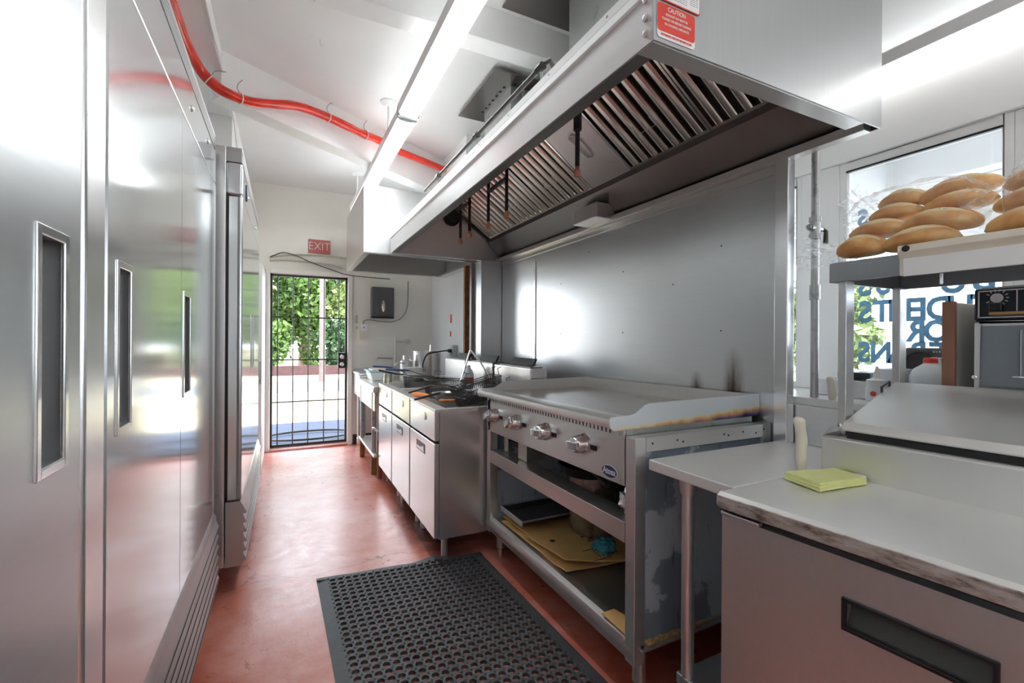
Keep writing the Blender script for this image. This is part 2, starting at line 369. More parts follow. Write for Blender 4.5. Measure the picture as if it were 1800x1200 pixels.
def copy_tree(o, parent=None):
    c = o.copy(); col.objects.link(c); c.parent = parent
    WM[c.name] = (WM[parent.name].copy() if parent else WM[o.name].copy())
    for ch in list(o.children): copy_tree(ch, c)
    return c
def dup(o, loc, label, rotz=None, group=None):
    c = copy_tree(o); c.location = loc
    if rotz is not None: c.rotation_euler = (0, 0, rotz)
    c['label'] = label
    if group: c['group'] = group
    return c
def text_mb(s, size, m, ext=.0005, off=0, xs=1.0, font_space=1.0, align='CENTER'):
    cu = bpy.data.curves.new('lettering', 'FONT'); cu.body = s; cu.size = size; cu.extrude = ext; cu.offset = off
    cu.align_x = align; cu.align_y = 'CENTER'; cu.space_character = font_space; cu.resolution_u = 3
    o = bpy.data.objects.new('lettering', cu); col.objects.link(o)
    dg = bpy.context.evaluated_depsgraph_get(); me = bpy.data.meshes.new_from_object(o.evaluated_get(dg))
    mb = MB(); mb.add([(v.co.x*xs, v.co.y, v.co.z) for v in me.vertices], [tuple(p.vertices) for p in me.polygons], m)
    bpy.data.objects.remove(o); bpy.data.meshes.remove(me); bpy.data.curves.remove(cu); return mb
def frame(origin, xax, yax):
    x = Vector(xax).normalized(); y = Vector(yax).normalized(); z = x.cross(y)
    o = Vector(origin); return Matrix(((x.x, y.x, z.x, o.x), (x.y, y.y, z.y, o.y), (x.z, y.z, z.z, o.z), (0, 0, 0, 1)))
def arc(c, r, a0, a1, n, ax=(1, 0, 0), ay=(0, 0, 1)):
    c = Vector(c); ax = Vector(ax); ay = Vector(ay)
    return [c+ax*r*math.cos(a0+(a1-a0)*i/n)+ay*r*math.sin(a0+(a1-a0)*i/n) for i in range(n+1)]
def smooth_path(pts, n=6):
    pts = [Vector(p) for p in pts]; out = []
    for i in range(len(pts)-1):
        p0 = pts[max(i-1, 0)]; p1 = pts[i]; p2 = pts[i+1]; p3 = pts[min(i+2, len(pts)-1)]
        for k in range(n):
            t = k/n; out.append(.5*((2*p1)+(p2-p0)*t+(2*p0-5*p1+4*p2-p3)*t*t+(3*p1-p0-3*p2+p3)*t**3))
    return out+[pts[-1]]

# ================================================================ the room
ZC = 3.08; YF = 5.976
struct('floor', B(-1.35, -3.2, -.12, 2.6, 6.02, 0), 'floor')
struct('ceiling', B(-1.35, -3.2, ZC, 2.7, 6.12, ZC+.15), 'ceil')
w = MB(); w.box(-1.35, YF, 0, -.16, YF+.14, ZC); w.box(.70, YF, 0, 2.7, YF+.14, ZC); w.box(-.16, YF, 2.075, .70, YF+.14, ZC); w.box(-.16, YF, -.12, .70, YF+.14, .02)
struct('wall_far', w, 'wall')
struct('wall_near', B(-1.35, -3.34, 0, 2.42, -3.2, ZC), 'white')
struct('wall_left', B(-1.35, -3.2, 0, -1.2, YF, ZC), 'white')
w = MB(); w.box(-1.2, -3.2, 2.95, -.36, 4.0, ZC); w.box(-1.2, 4.0, 2.34, -.36, YF, ZC); w.box(-1.2, 4.55, 0, -.30, YF, 2.34)
struct('wall_left_bulkhead', w, 'white', .004)
w = MB(); w.box(1.76, 4.42, 0, 2.7, YF, ZC); struct('wall_right_far', w, 'frp')
w = MB(); w.box(1.90, 1.225, 0, 2.3, 4.42, 1.06); w.box(1.862, 1.225, 0, 1.90, 4.42, ZC)
w.box(1.90, 1.54, 1.06, 2.3, 4.42, ZC); struct('wall_right', w, 'white')
# window wall: sill, posts, header, upper wall
w = MB(); w.box(2.3, -3.2, 0, 2.42, 1.54, 1.06); w.box(2.31, -3.2, 2.35, 2.42, 1.54, ZC); w.box(2.0, -3.2, 0, 2.3, .90, 1.045); w.box(1.888, .90, 0, 2.3, 1.225, 1.045)
struct('wall_right_window', w, 'white', .002)
struct('trim_1', B(2.27, -3.2, 2.115, 2.42, 1.54, 2.35), 'white', .004)   # header board
struct('trim_2', B(1.995, -3.2, 1.045, 2.42, .90, 1.075).box(1.888, .90, 1.045, 2.42, 1.225, 1.075).box(1.90, 1.225, 1.06, 2.42, 1.54, 1.075), 'whitegl', .002)     # deep sill
w = MB(); w.box(2.28, 1.225, 1.075, 2.36, 1.395, 2.115); struct('trim_3', w, 'whitegl', .003)
def window(i, y0, y1, first):
    f = MB(); z0, z1 = 1.075, 2.115; t = .028
    f.box(2.285, y0, z0, 2.335, y0+t, z1); f.box(2.285, y1-t, z0, 2.335, y1, z1); f.box(2.285, y0+t, z0, 2.335, y1-t, z0+t); f.box(2.285, y0+t, z1-t*1.4, 2.335, y1-t, z1)
    o = struct('window_%d' % i, f, 'whitegl', .003)
    MB().box(2.307, y0+t, z0+t, 2.311, y1-t, z1-t).build('pane', 'glass', o)
    MB().box(2.283, y0+t, z1-t*1.4-.008, 2.30, y1-t, z1-t*1.4).build('seal_strip', 'black', o)
window(1, 1.395, 1.54, 1); window(2, .66, 1.225, 0); window(3, -.1, .66, 0); window(4, -1.1, -.1, 0); window(5, -2.2, -1.1, 0); window(6, -3.2, -2.2, 0)
# ceiling beams
struct('beam_cross', B(-.36, 2.255, 2.90, 1.9, 2.385, ZC), 'beam', .004)
A = Vector((-.36, 3.336, 0)); D = Vector((1.08, .64, 0)).normalized(); N = Vector((-D.y, D.x, 0))
w = MB(); p0 = A-D*.0; p1 = A+D*2.45
w.add([(p0.x, p0.y, 2.80), (p1.x, p1.y, 2.72), (p1.x+N.x*.14, p1.y+N.y*.14, 2.72), (p0.x+N.x*.14, p0.y+N.y*.14, 2.80), (p0.x, p0.y, ZC), (p1.x, p1.y, ZC), (p1.x+N.x*.14, p1.y+N.y*.14, ZC), (p0.x+N.x*.14, p0.y+N.y*.14, ZC)],
      [(0, 3, 2, 1), (4, 5, 6, 7), (0, 1, 5, 4), (1, 2, 6, 5), (2, 3, 7, 6), (3, 0, 4, 7)])
struct('beam_diagonal', w, 'beam', .004)
struct('trim_4', B(1.40, 3.74, 2.70, 1.76, 4.42, ZC), 'beam', .004)   # boxed-in corner beside the hoods
# skirting on the far wall
struct('baseboard_far', B(.76, YF-.012, 0, 1.76, YF, .12), 'black', .002)

# ---- far doorway
w = MB(); w.box(-.20, YF-.03, .0, -.155, YF+.15, 2.10); w.box(.695, YF-.03, 0, .745, YF+.15, 2.10); w.box(-.155, YF-.03, 2.06, .695, YF+.15, 2.115)
d = struct('door_1', w, 'wall', .004)
MB().box(-.155, YF-.05, 0, .695, YF+.14, .025).build('threshold', 'floor', d, .006)
gt = thing('security_gate', 'black iron security gate with vertical bars filling the far doorway', 'gate', (.27, YF+.03, .025))
f = MB()
for (a, b_, c_, d_) in ((-.152, .045, -.128, 2.055), (.668, .045, .692, 2.055), (-.152, 2.03, .692, 2.055), (-.152, .03, .692, .065)): f.box(a, YF+.02, b_, c_, YF+.05, d_)
f.build('frame', 'blackm', gt, .002)
for x in (-.074, .087, .252, .428, .596): MB().tube([(x, YF+.035, .05), (x, YF+.035, 2.04)], .0065, 8).build('bar', 'blackm', gt)
for z in (1.554, 1.053, .558): MB().box(-.13, YF+.028, z-.007, .67, YF+.042, z+.007).build('crossbar', 'blackm', gt)
lk = B(.585, YF-.012, .945, .675, YF+.05, 1.135).build('lock_box', 'blackm', gt, .004)
for z in (1.085, .995): MB().lathe([(.0, 0), (.026, 0), (.026, .008), (.018, .012), (.018, .03), (0, .032)], (0, 0, 0), 20, Matrix.Translation((.63, YF-.012, z)) @ Matrix.Rotation(R(90), 4, 'X')).build('lock_cylinder', 'chrome', lk)
ld = thing('wooden_door', 'white painted door leaf swung open flat beside the last refrigerator', 'door', (-.2, 5.5, 0), 0)
B(-.245, 5.08, .012, -.20, 5.94, 2.04).build('leaf', 'whitegl', ld, .003)
pl = B(-.243, 5.074, .86, -.203, 5.08, 1.08).build('latch_plate', 'galv', ld, .001)
MB().tube([(-.222, 5.075, .90), (-.222, 5.066, .90)], .012, 12).build('bolt', 'chrome', pl)

# ---- things on the far wall
t = thing('exit_sign', 'red EXIT sign plate on the wall above the conduits', 'sign', (.365, YF-.01, 2.41))
B(.245, YF-.012, 2.325, .49, YF-.001, 2.49).build('plate', 'exit', t, .001)
text_mb('EXIT', .135, frame((.367, YF-.0135, 2.407), (1, 0, 0), (0, 0, 1)), .0008, -.0025, .88).build('lettering', 'letterw', t)
for i, (z0, z1, nm, r) in enumerate(((2.27, 2.305, 'upper of two painted conduits running across the wall over the doorway', .011), (2.235, 2.20, 'lower of two painted conduits running across the wall over the doorway', .012))):
    pts = smooth_path([(-.16, YF-.018, z0-.03), (.05, YF-.018, z0+.012*(1-2*i)), (.45, YF-.018, z1), (.80, YF-.018, z1-.03), (1.0, YF-.018, z1-.05)])
    c = thing('conduit', nm, 'conduit', (.3, YF-.01, z0)); MB().tube(pts, r, 8).build('pipe', 'conduit', c)
    for x in (.1, .62): MB().tube(arc((x, YF-.018, pts[int(len(pts)*(x+.16)/1.16)].z), r+.004, 0, 2*PI, 12, (0, 1, 0), (0, 0, 1)), .003, 5).build('clip', 'galv', c)
solo(MB().tube(smooth_path([(-.15, YF-.04, 2.24), (-.11, YF-.03, 2.262), (-.02, YF-.035, 2.30), (.12, YF-.04, 2.27), (.30, YF-.035, 2.20), (.50, YF-.03, 2.14), (.68, YF-.03, 2.09), (.95, YF-.04, 2.075), (1.2, YF-.04, 2.07)]), .006, 6), 'power_cable', 'wire', 'dark loose cable sagging diagonally across the wall below the conduits', 'cable', (.3, YF-.03, 2.2))
t = thing('paper_towel_dispenser', 'dark grey paper towel dispenser on the cream far wall', 'towel dispenser', (1.1, YF, 1.58))
B(.965, YF-.11, 1.585, 1.24, YF, 1.955).build('housing', 'grey', t, .012)
B(1.02, YF-.116, 1.63, 1.225, YF-.105, 1.94).build('front_cover', 'grey', t, .006)
MB().lathe([(0, 0), (.03, 0), (.034, .004), (.03, .010), (0, .012)], (0, 0, 0), 20, Matrix.Translation((1.105, YF-.115, 1.715)) @ Matrix.Rotation(R(90), 4, 'X') @ Matrix.Diagonal((.7, 2.1, 1, 1))).build('lever_window', 'chrome', t)
B(.965, YF-.10, 1.565, 1.24, YF-.002, 1.585).build('dispensing_slot', 'black', t)
t = thing('outlet_box', 'white switch box beside the doorway with a wire rising to the hood', 'outlet', (.88, YF, 1.43))
B(.835, YF-.03, 1.40, .925, YF, 1.49).build('box', 'whitegl', t, .003)
B(.835, YF-.035, 1.30, .885, YF-.0, 1.39).build('lower_cover', 'cream', t, .003)
MB().tube(arc((.885, YF-.034, 1.44), .012, 0, PI, 8), .003, 6).build('toggle', 'black', t)
MB().tube(smooth_path([(.88, YF-.02, 1.49), (.885, YF-.02, 1.53), (.96, YF-.02, 1.545), (1.10, YF-.02, 1.525), (1.25, YF-.02, 1.53), (1.37, YF-.02, 1.60), (1.43, YF-.02, 1.75), (1.435, YF-.02, 2.06)]), .004, 6).build('wire', 'wire', t)
t = thing('door_latch', 'small chain latch fixed to the wall beside the gate', 'latch', (.80, YF, 1.45))
MB().box(.785, YF-.008, 1.50, .815, YF, 1.60).box(.792, YF-.02, 1.43, .812, YF, 1.46).build('track', 'galv', t, .002)
solo(B(1.755, 5.15, 1.50, 1.76, 5.20, 1.60).box(1.755, 5.17, 1.34, 1.76, 5.21, 1.40), 'wall_sticker', 'stickr', 'small torn red and white stickers on the glossy white wall', 'sticker', (1.758, 5.17, 1.45))

# ================================================================ refrigerators on the left
def fridge(name, label, xf, y0, y1, ztop, doors, front, grp='steel reach-in refrigerators', zl=.47, zb=.13, zd=2.03, gap0=.0):
    t = thing(name, label, 'refrigerator', (xf-.35, (y0+y1)/2, 0), 0, grp)
    xb = -1.15
    B(xb, y0, zb, xf-.075, y1, ztop).build('cabinet', 'steel_trim', t, .004)
    # top grille panel
    tp = B(xf-.075, y0, zd+.008, xf-.002, y1, ztop-.075).build('top_panel', front, t, .012)
    gr = MB(); zz = ztop-.075
    gr.box(xf-.075, y0+.012, zz, xf-.0031, y1-.012, ztop-.018)
    gr.build('grille_recess', 'black', t)
    gl = MB()
    for k in range(5): gl.box(xf-.006, y0+.012, zz+.006+k*.0112, xf-.0026, y1-.012, zz+.0105+k*.0112)
    for yy in (y0, y1-.012): gl.box(xf-.075, yy, zz, xf-.004, yy+.012, ztop-.018)
    gl.build('grille_slats', 'steel_louver', t, .001)
    B(xf-.075, y0, ztop-.018, xf-.004, y1, ztop).build('top_trim', 'steel_louver', t, .002)
    # bottom louvre
    lb = MB(); lb.prism([(xf-.07, zb), (xf+.002, zb), (xf+.012, zb+.02), (xf+.008, zl-.03), (xf-.005, zl-.008), (xf-.07, zl-.008)], 'y', y0, y1)
    lo = lb.build('kick_panel', 'steel_louver', t)
    sl = MB(); n = 6
    for k in range(n):
        z = zb+.015+k*.049
        sl.prism([(xf+.004, z), (xf+.024, z+.001), (xf+.006, z+.048), (xf+.004, z+.048)], 'y', y0+.02, y1-.02)
    sl.build('louver_slats', 'steel_louver', lo)
    gp_ = MB()  # black strips added on the slat lips for the shade between slats
    for k in range(n): gp_.box(xf+.0205, y0+.03, zb+.015+k*.049+.004, xf+.0238, y1-.03, zb+.015+k*.049+.0075)
    gp_.build('louver_gaps', 'black', lo)
    for (a, b_, hy0, hy1, mt) in doors:
        # door skin with a recessed grip cut out of it
        hz0, hz1 = 1.115, 1.445; x0 = xf-.062; x1 = xf
        db = MB(); db.box(x0, a, zl, x1, hy0, zd); db.box(x0, hy1, zl, x1, b_, zd); db.box(x0, hy0, zl, x1, hy1, hz0); db.box(x0, hy0, hz1, x1, hy1, zd)
        do = db.build('door', mt, t)
        B(xf-.075, a+.012, zl+.01, xf-.060, b_-.012, zd-.01).build('gasket', 'black', do)
        for yy, s in ((a, 1), (b_, -1)):
            MB().tube([(x1-.012, yy+s*.004, zl+.001), (x1-.012, yy+s*.004, zd-.001)], .0125, 10).build('door_edge', 'steel_trim', do)
        h = MB(); h.box(xf-.060, hy0, hz0, xf-.052, hy1, hz1)
        h.prism([(hy0+.001, xf-.052), (hy0+.045, xf-.050), (hy0+.001, xf-.004)], 'z', hz0, hz1, Matrix(((0, 1, 0, 0), (1, 0, 0, 0), (0, 0, 1, 0), (0, 0, 0, 1))))
        ho = h.build('handle_recess', 'black', do)
        fr = MB(); w_ = .012
        fr.box(xf-.004, hy0-w_, hz0-w_, xf+.003, hy0+.004, hz1+w_); fr.box(xf-.004, hy1-.004, hz0-w_, xf+.003, hy1+w_, hz1+w_)
        fr.box(xf-.004, hy0, hz0-w_, xf+.003, hy1, hz0+.004); fr.box(xf-.004, hy0, hz1-.004, xf+.003, hy1, hz1+w_)
        fr.build('handle_frame', 'chrome', ho, .003)
        B(xf-.035, hy0+.03, hz0+.004, xf-.028, hy1-.004, hz1-.004).build('grip_plate', 'steel_dark', ho)
    for yy in (y0+.06, y1-.06):
        for xx in (-1.08, xf-.14):
            MB().tube([(xx, yy, zb), (xx, yy, .0)], .028, 12).build('leg', 'blackm', t)
    return t
f1 = fridge('refrigerator', 'nearest steel reach-in refrigerator, cut off by the left edge of the view', -.30, -.35, 1.0, 2.28, [(-.345, .325, -.2, -.1, 'steel_door'), (.33, .985, .845, .925, 'steel_door')], 'steel_door')
f2 = fridge('refrigerator', 'mirror-polished steel refrigerator in the middle of the row of three', -.30, 1.055, 2.62, 2.28, [(1.115, 1.80, 1.175, 1.26, 'steel_mirror'), (1.806, 2.60, 1.845, 1.955, 'steel_mirror')], 'steel_mirror')
B(-.362, 1.005, .0, -.300, 1.108, 2.28).build('end_stile', 'steel_trim', f2, .010)
f3 = fridge('refrigerator', 'farthest steel refrigerator of the row, just before the open white door', -.197, 2.74, 4.40, 2.28, [(2.75, 3.56, 3.42, 3.50, 'steel_mirror'), (3.566, 4.39, 3.64, 3.72, 'steel_mirror')], 'steel_mirror')
for (o, y, z) in ((f2, 1.98, 2.12), (f2, 2.36, 2.15), (f3, 3.1, 2.12), (f3, 3.9, 2.12)):
    MB().lathe([(0, 0), (.010, 0), (.012, .003), (.006, .007), (0, .008)], (0, 0, 0), 12, Matrix.Translation((o.location.x+.35-.002, y, z)) @ Matrix.Rotation(R(90), 4, 'Y')).build('panel_screw', 'chrome', o)
MB().lathe([(0, 0), (.05, 0), (.055, .003), (.05, .006), (0, .007)], (0, 0, 0), 24, Matrix.Translation((-.199, 2.99, 2.12)) @ Matrix.Rotation(R(90), 4, 'Y') @ Matrix.Diagonal((.9, .45, 1, 1))).build('maker_badge', 'blue', f3)

# ================================================================ hoods
XB = 1.858; HX = .813; HZ = 2.045; HY0, HY1 = .862, 4.02
hd = thing('exhaust_hood', 'long stainless canopy hood with baffle filters over the griddle and fryers', 'range hood', (1.3, 2.4, HZ))
prof = [(HX, HZ), (HX, 2.232), (.87, 2.238), (.90, 2.26), (1.30, 2.66), (XB, 2.66), (XB, HZ)]
e = MB(); e.prism(prof, 'y', HY0, HY0+.006); e.build('near_end_panel', 'steel_end', hd)
e = MB(); e.prism(prof, 'y', HY1-.006, HY1); e.build('far_end_panel', 'steel_hood', hd)
# rolled lower rims of the end panels
e = MB(); e.box(HX+.004, HY0+.006, HZ-.002, XB-.1, HY0+.062, HZ+.004); e.box(HX+.004, HY0+.058, HZ+.004, XB-.1, HY0+.062, HZ+.03); e.build('near_rim', 'steel_warm', hd, .001)
e = MB(); e.box(HX+.004, HY1-.062, HZ-.004, XB, HY1-.006, HZ+.006); e.build('far_rim', 'steel_hood', hd, .001)
e = MB(); e.box(HX, HY0+.006, HZ, HX+.006, HY1-.006, 2.168); fo = e.build('front_fascia', 'steel_hood', hd, .001)
e = MB(); e.box(HX+.006, HY0+.006, HZ-.001, HX+.05, HY1-.006, HZ+.006); e.box(HX+.044, HY0+.006, HZ+.006, HX+.05, HY1-.006, HZ+.04); e.build('front_rim', 'steel_dark', hd, .001)
e = MB(); e.prism([(HX-.001, 2.166), (HX-.006, 2.172), (HX-.004, 2.196), (HX+.008, 2.203), (HX+.002, 2.206), (HX+.002, 2.232), (.87, 2.238), (.90, 2.26), (1.30, 2.66), (1.30, 2.652), (.905, 2.252), (.87, 2.228), (HX+.010, 2.222), (HX+.008, 2.166)], 'y', HY0+.006, HY1-.006); e.build('top_flange', 'whitegl', hd)
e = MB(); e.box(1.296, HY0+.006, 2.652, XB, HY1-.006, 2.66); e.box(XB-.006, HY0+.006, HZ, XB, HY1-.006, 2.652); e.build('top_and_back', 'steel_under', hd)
for y in (.89, ): 
    for z in (2.075, 2.115, 2.16): MB().lathe([(0, 0), (.009, 0), (.009, .004), (0, .006)], (0, 0, 0), 10, Matrix.Translation((HX, y, z)) @ Matrix.Rotation(R(-90), 4, 'Y')).build('rivet', 'chrome', hd)
for k in range(10):
    y = 1.05+k*.32; MB().lathe([(0, 0), (.004, 0), (.004, .002), (0, .003)], (0, 0, 0), 8, Matrix.Translation((HX+.002, y, 2.220)) @ Matrix.Rotation(R(-90), 4, 'Y')).build('flange_screw', 'galv', hd)
FX0, FZ0, SL = 1.745, 2.275, .70
def fpt(x, dz=0): return (x, FZ0+SL*(FX0-x)+dz)
def baffle(y0, y1):
    xt = 1.24; d = Vector((-1, 0, SL)).normalized(); n_ = Vector((SL, 0, 1)).normalized()*-1   # n_ faces the cook
    P0 = Vector((FX0, 0, FZ0)); L = (FX0-xt)*math.hypot(1, SL)
    def pt(s, y, h): q = P0+d*s-(-n_)*h*1.0; return (q.x, y, q.z)
    fr = MB()
    def slab(s0, s1, ya, yb, h0, h1, mb):
        mb.add([pt(s0, ya, h0), pt(s0, yb, h0), pt(s1, yb, h0), pt(s1, ya, h0), pt(s0, ya, h1), pt(s0, yb, h1), pt(s1, yb, h1), pt(s1, ya, h1)], [(0, 1, 2, 3), (7, 6, 5, 4), (4, 5, 1, 0), (5, 6, 2, 1), (6, 7, 3, 2), (7, 4, 0, 3)])
    slab(0, .018, y0, y1, 0, .03, fr); slab(L-.018, L, y0, y1, 0, .03, fr); slab(.018, L-.018, y0, y0+.012, 0, .03, fr); slab(.018, L-.018, y1-.012, y1, 0, .03, fr)
    o = fr.build('filter_frame', 'baffle', hd)
    back = MB(); slab(.018, L-.018, y0+.012, y1-.012, 0, .004, back); back.build('filter_back', 'dirt', o)
    n = 7; pitch = (y1-y0-.03)/n
    rb = MB()
    for k in range(n):
        yc = y0+.015+pitch*(k+.5); hw = pitch*.30
        sec = [(-hw, .014), (-hw*.85, .028), (-hw*.45, .033), (hw*.45, .033), (hw*.85, .028), (hw, .014), (hw*.8, .012), (hw*.4, .027), (-hw*.4, .027), (-hw*.8, .012)]
        vs = [pt(.018, yc+a, h) for a, h in sec]+[pt(L-.018, yc+a, h) for a, h in sec]; m_ = len(sec)
        rb.add(vs, [tuple(range(m_)), tuple(range(m_, 2*m_))[::-1]]+[(i, i+m_, (i+1) % m_+m_, (i+1) % m_) for i in range(m_)])
    rb.build('baffle_ribs', 'baffle', o)
    for s in (L*.35,):
        MB().tube([pt(s, (y0+y1)/2-.06, .034), pt(s-.05, (y0+y1)/2-.07, .045), pt(s-.05, (y0+y1)/2+.07, .045), pt(s, (y0+y1)/2+.06, .034)], .0025, 6).build('filter_handle', 'galv', o)
    return pt, L, slab
for (a, b_) in ((.93, 1.46), (1.465, 2.0), (2.36, 2.89), (2.895, 3.425), (3.43, 3.96)): pt, L, slab = baffle(a, b_)
bp = MB(); slab(0, L, 2.005, 2.355, .004, .03, bp); bo = bp.build('blank_panel', 'steel_prep', hd, .002)
MB().tube([pt(.27+.085*math.copysign(abs(math.cos(a))**.6, math.cos(a)), 2.17+.030*math.copysign(abs(math.sin(a))**.6, math.sin(a)), .038) for a in [2*PI*q/28 for q in range(29)]], .0045, 8).build('panel_handle', 'steel', bo)
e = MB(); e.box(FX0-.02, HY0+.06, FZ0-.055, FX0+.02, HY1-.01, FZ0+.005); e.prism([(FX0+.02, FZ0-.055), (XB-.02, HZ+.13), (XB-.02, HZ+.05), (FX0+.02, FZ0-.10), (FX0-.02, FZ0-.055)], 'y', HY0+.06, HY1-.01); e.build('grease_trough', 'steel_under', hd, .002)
e = MB(); e.box(XB-.05, HY0+.03, HZ-.004, XB-.004, HY1-.01, HZ+.03); e.build('back_rail', 'steel_warm', hd, .002)
B(1.70, 2.28, 2.055, 1.84, 2.53, 2.15).build('grease_cup', 'steel', hd, .006)
# suppression nozzles hang from a dark pipe inside
def nozzle(x, y, zt, zb, lean=0):
    o = MB().tube([(x, y, 2.46), (x, y, zt), (x+lean, y+.0, zb+.045)], .010, 8).build('drop_pipe', 'blackm', sup)
    MB().lathe([(0, 0), (.010, .002), (.014, .012), (.014, .03), (.009, .034), (.009, .05), (0, .05)], (x+lean, y, zb), 12).build('nozzle_tip', 'copper', o)
    MB().tube(arc((x, y-.0, zt), .0, 0, .1, 1), .015, 8) if 0 else None
M['copper'] = paint('nozzle_copper', (.55, .20, .12), .4, .2, 20, metal=.6)
sup = thing('suppression_piping', 'black fire suppression pipes with drop nozzles hanging inside the hood', 'pipe', (1.1, 2.5, 2.4))
MB().tube([(1.12, 1.55, 2.50), (1.12, 3.75, 2.50)], .012, 8).build('supply_pipe', 'blackm', sup)
MB().tube([(1.12, 1.64, 2.47), (1.12, 1.64, 2.20)], .018, 8).build('elbow_fitting', 'blackm', sup)
for (y, zt, zb_) in ((1.64, 2.25, 2.0), (2.34, 2.22, 1.985), (2.60, 2.22, 1.985), (3.10, 2.24, 1.98), (2.92, 2.24, 1.99)): nozzle(1.12, y, zt, zb_)
MB().tube([(1.12, 2.34, 2.215), (1.12, 2.60, 2.215)], .013, 8).build('cross_pipe', 'blackm', sup)
MB().tube([(1.12, 2.92, 2.235), (1.12, 3.10, 2.235)], .013, 8).build('cross_pipe', 'blackm', sup)
t = thing('hood_lamp', 'round dark lamp fitting on the far inner end of the long hood', 'lamp', (1.36, 4.0, 2.42))
MB().lathe([(0, 0), (.075, 0), (.08, .01), (.06, .05), (0, .055)], (0, 0, 0), 24, Matrix.Translation((1.36, 4.012, 2.42)) @ Matrix.Rotation(R(90), 4, 'X')).build('body', 'blackm', t)
# labels on the near end panel
yp = HY0-.0008
def sheet(x0, z0, x1, z1, y, rr_=.012):
    pts = []
    for cx, cz, a in ((x1-rr_, z1-rr_, 0), (x0+rr_, z1-rr_, 90), (x0+rr_, z0+rr_, 180), (x1-rr_, z0+rr_, 270)):
        for k in range(5): pts.append((cx+rr_*math.cos(R(a+k*22.5)), cz+rr_*math.sin(R(a+k*22.5))))
    return MB().prism(pts, 'y', y-.0008, y)
t = thing('caution_label', 'red and white CAUTION label on the near end of the long hood', 'label', (.89, HY0, 2.13))
sheet(.822, 2.056, .952, 2.144, yp, .010).build('backing', 'sticker', t)
sheet(.823, 2.073, .951, 2.143, yp-.0009, .008).build('red_field', 'stickr', t)
tm = MB()
for s, z, h in (('CAUTION', 2.131, .0165), ('EXHAUST FAN MUST BE', 2.1165, .0085), ('TURNED ON BEFORE TURNING', 2.1045, .0085), ('ON COOKING APPLIANCE', 2.0925, .0085)):
    q = text_mb(s, h, frame((.887, yp-.0022, z), (1, 0, 0), (0, 0, 1)), .0002, .0002, .82); tm.v and 0; tm.add(q.v, q.f)
tm.build('lettering', 'letterw', t)
tm = text_mb('AUTOMATIC FIRE SYSTEM INSTALLED', .0078, frame((.887, yp-.0015, 2.065), (1, 0, 0), (0, 0, 1)), .0002, .0002, .80); tm.build('red_lettering', 'stickr', t)
t = thing('inspection_label', 'white inspection label with fine print above the CAUTION label', 'label', (.9, HY0, 2.2))
sheet(.832, 2.150, .968, 2.262, yp-.0012, .004).build('red_border', 'stickr', t); sheet(.8345, 2.1525, .9655, 2.26, yp-.0021, .004).build('paper', 'sticker', t)
tm = MB()
for i, (s, h) in enumerate((('Professional', .011), ('Service and Installation', .006), ('Certified Equipment Testing', .006), ('24-Hour Service', .010), ('Inspected and Tagged', .006))):
    q = text_mb(s, h, frame((.905, yp-.0032, 2.248-i*.0115), (1, 0, 0), (0, 0, 1)), .0002, 0, .9); tm.add(q.v, q.f)
for i in range(5):
    for j in range(9): tm.box(.842+j*.009, yp-.0033, 2.180-i*.0048, .849+j*.009, yp-.003, 2.1808-i*.0048)
    for j in range(3): tm.box(.932+j*.010, yp-.0033, 2.186-i*.0048, .940+j*.010, yp-.003, 2.1868-i*.0048)
tm.build('fine_print', 'ink', t)
# second hood
h2 = thing('exhaust_hood', 'boxy second hood of plain bright steel beyond the long hood', 'range hood', (1.1, 4.7, 2.055))
X0, X1, Y0, Y1, Z0, Z1 = .605, 1.755, 4.12, 5.34, 2.055, 2.64
B(X0, Y0, Z0, X1, Y0+.006, Z1).build('near_panel', 'steel_hood', h2, .001)
B(X0, Y1-.006, Z0, X1, Y1, Z1).build('far_panel', 'steel_hood', h2, .001)
B(X0, Y0+.006, Z0, X0+.006, Y1-.006, Z1).build('front_panel', 'steel_hood', h2, .001)
B(X1-.006, Y0+.006, Z0, X1, Y1-.006, Z1).box(X0+.006, Y0+.006, Z1-.006, X1-.006, Y1-.006, Z1).build('top_and_back', 'steel_hood', h2)
rm = MB(); rm.box(X0, Y0+.006, Z0-.004, X0+.055, Y1, Z0+.002); rm.box(X1-.10, Y0+.006, Z0-.004, X1, Y1, Z0+.02); rm.box(X0+.055, Y1-.055, Z0-.004, X1-.10, Y1, Z0+.002); rm.box(X0+.055, Y0+.006, Z0-.004, X1-.1, Y0+.05, Z0+.002)
rm.build('rim', 'steel', h2, .001)
# pipe along the top of the long hood
t = thing('hood_gas_pipe', 'black pipe clamped along the top front of the long hood', 'pipe', (.86, 2.2, 2.3))
MB().tube([(.885, 1.46, 2.316), (.86, 1.44, 2.320), (.842, 1.46, 2.312), (.838, 1.52, 2.303), (.838, 3.02, 2.300)], .0095, 10).build('pipe_run', 'wire', t)
for y in (1.47, 2.1, 2.72):
    MB().tube([(.838, y+.0, 2.302), (.850, y-.0, 2.236)], .006, 6).build('clamp', 'galv', t)
    MB().tube([(.838, y-.02, 2.302), (.838, y+.02, 2.302)], .015, 10).build('coupling', 'blackm', t)
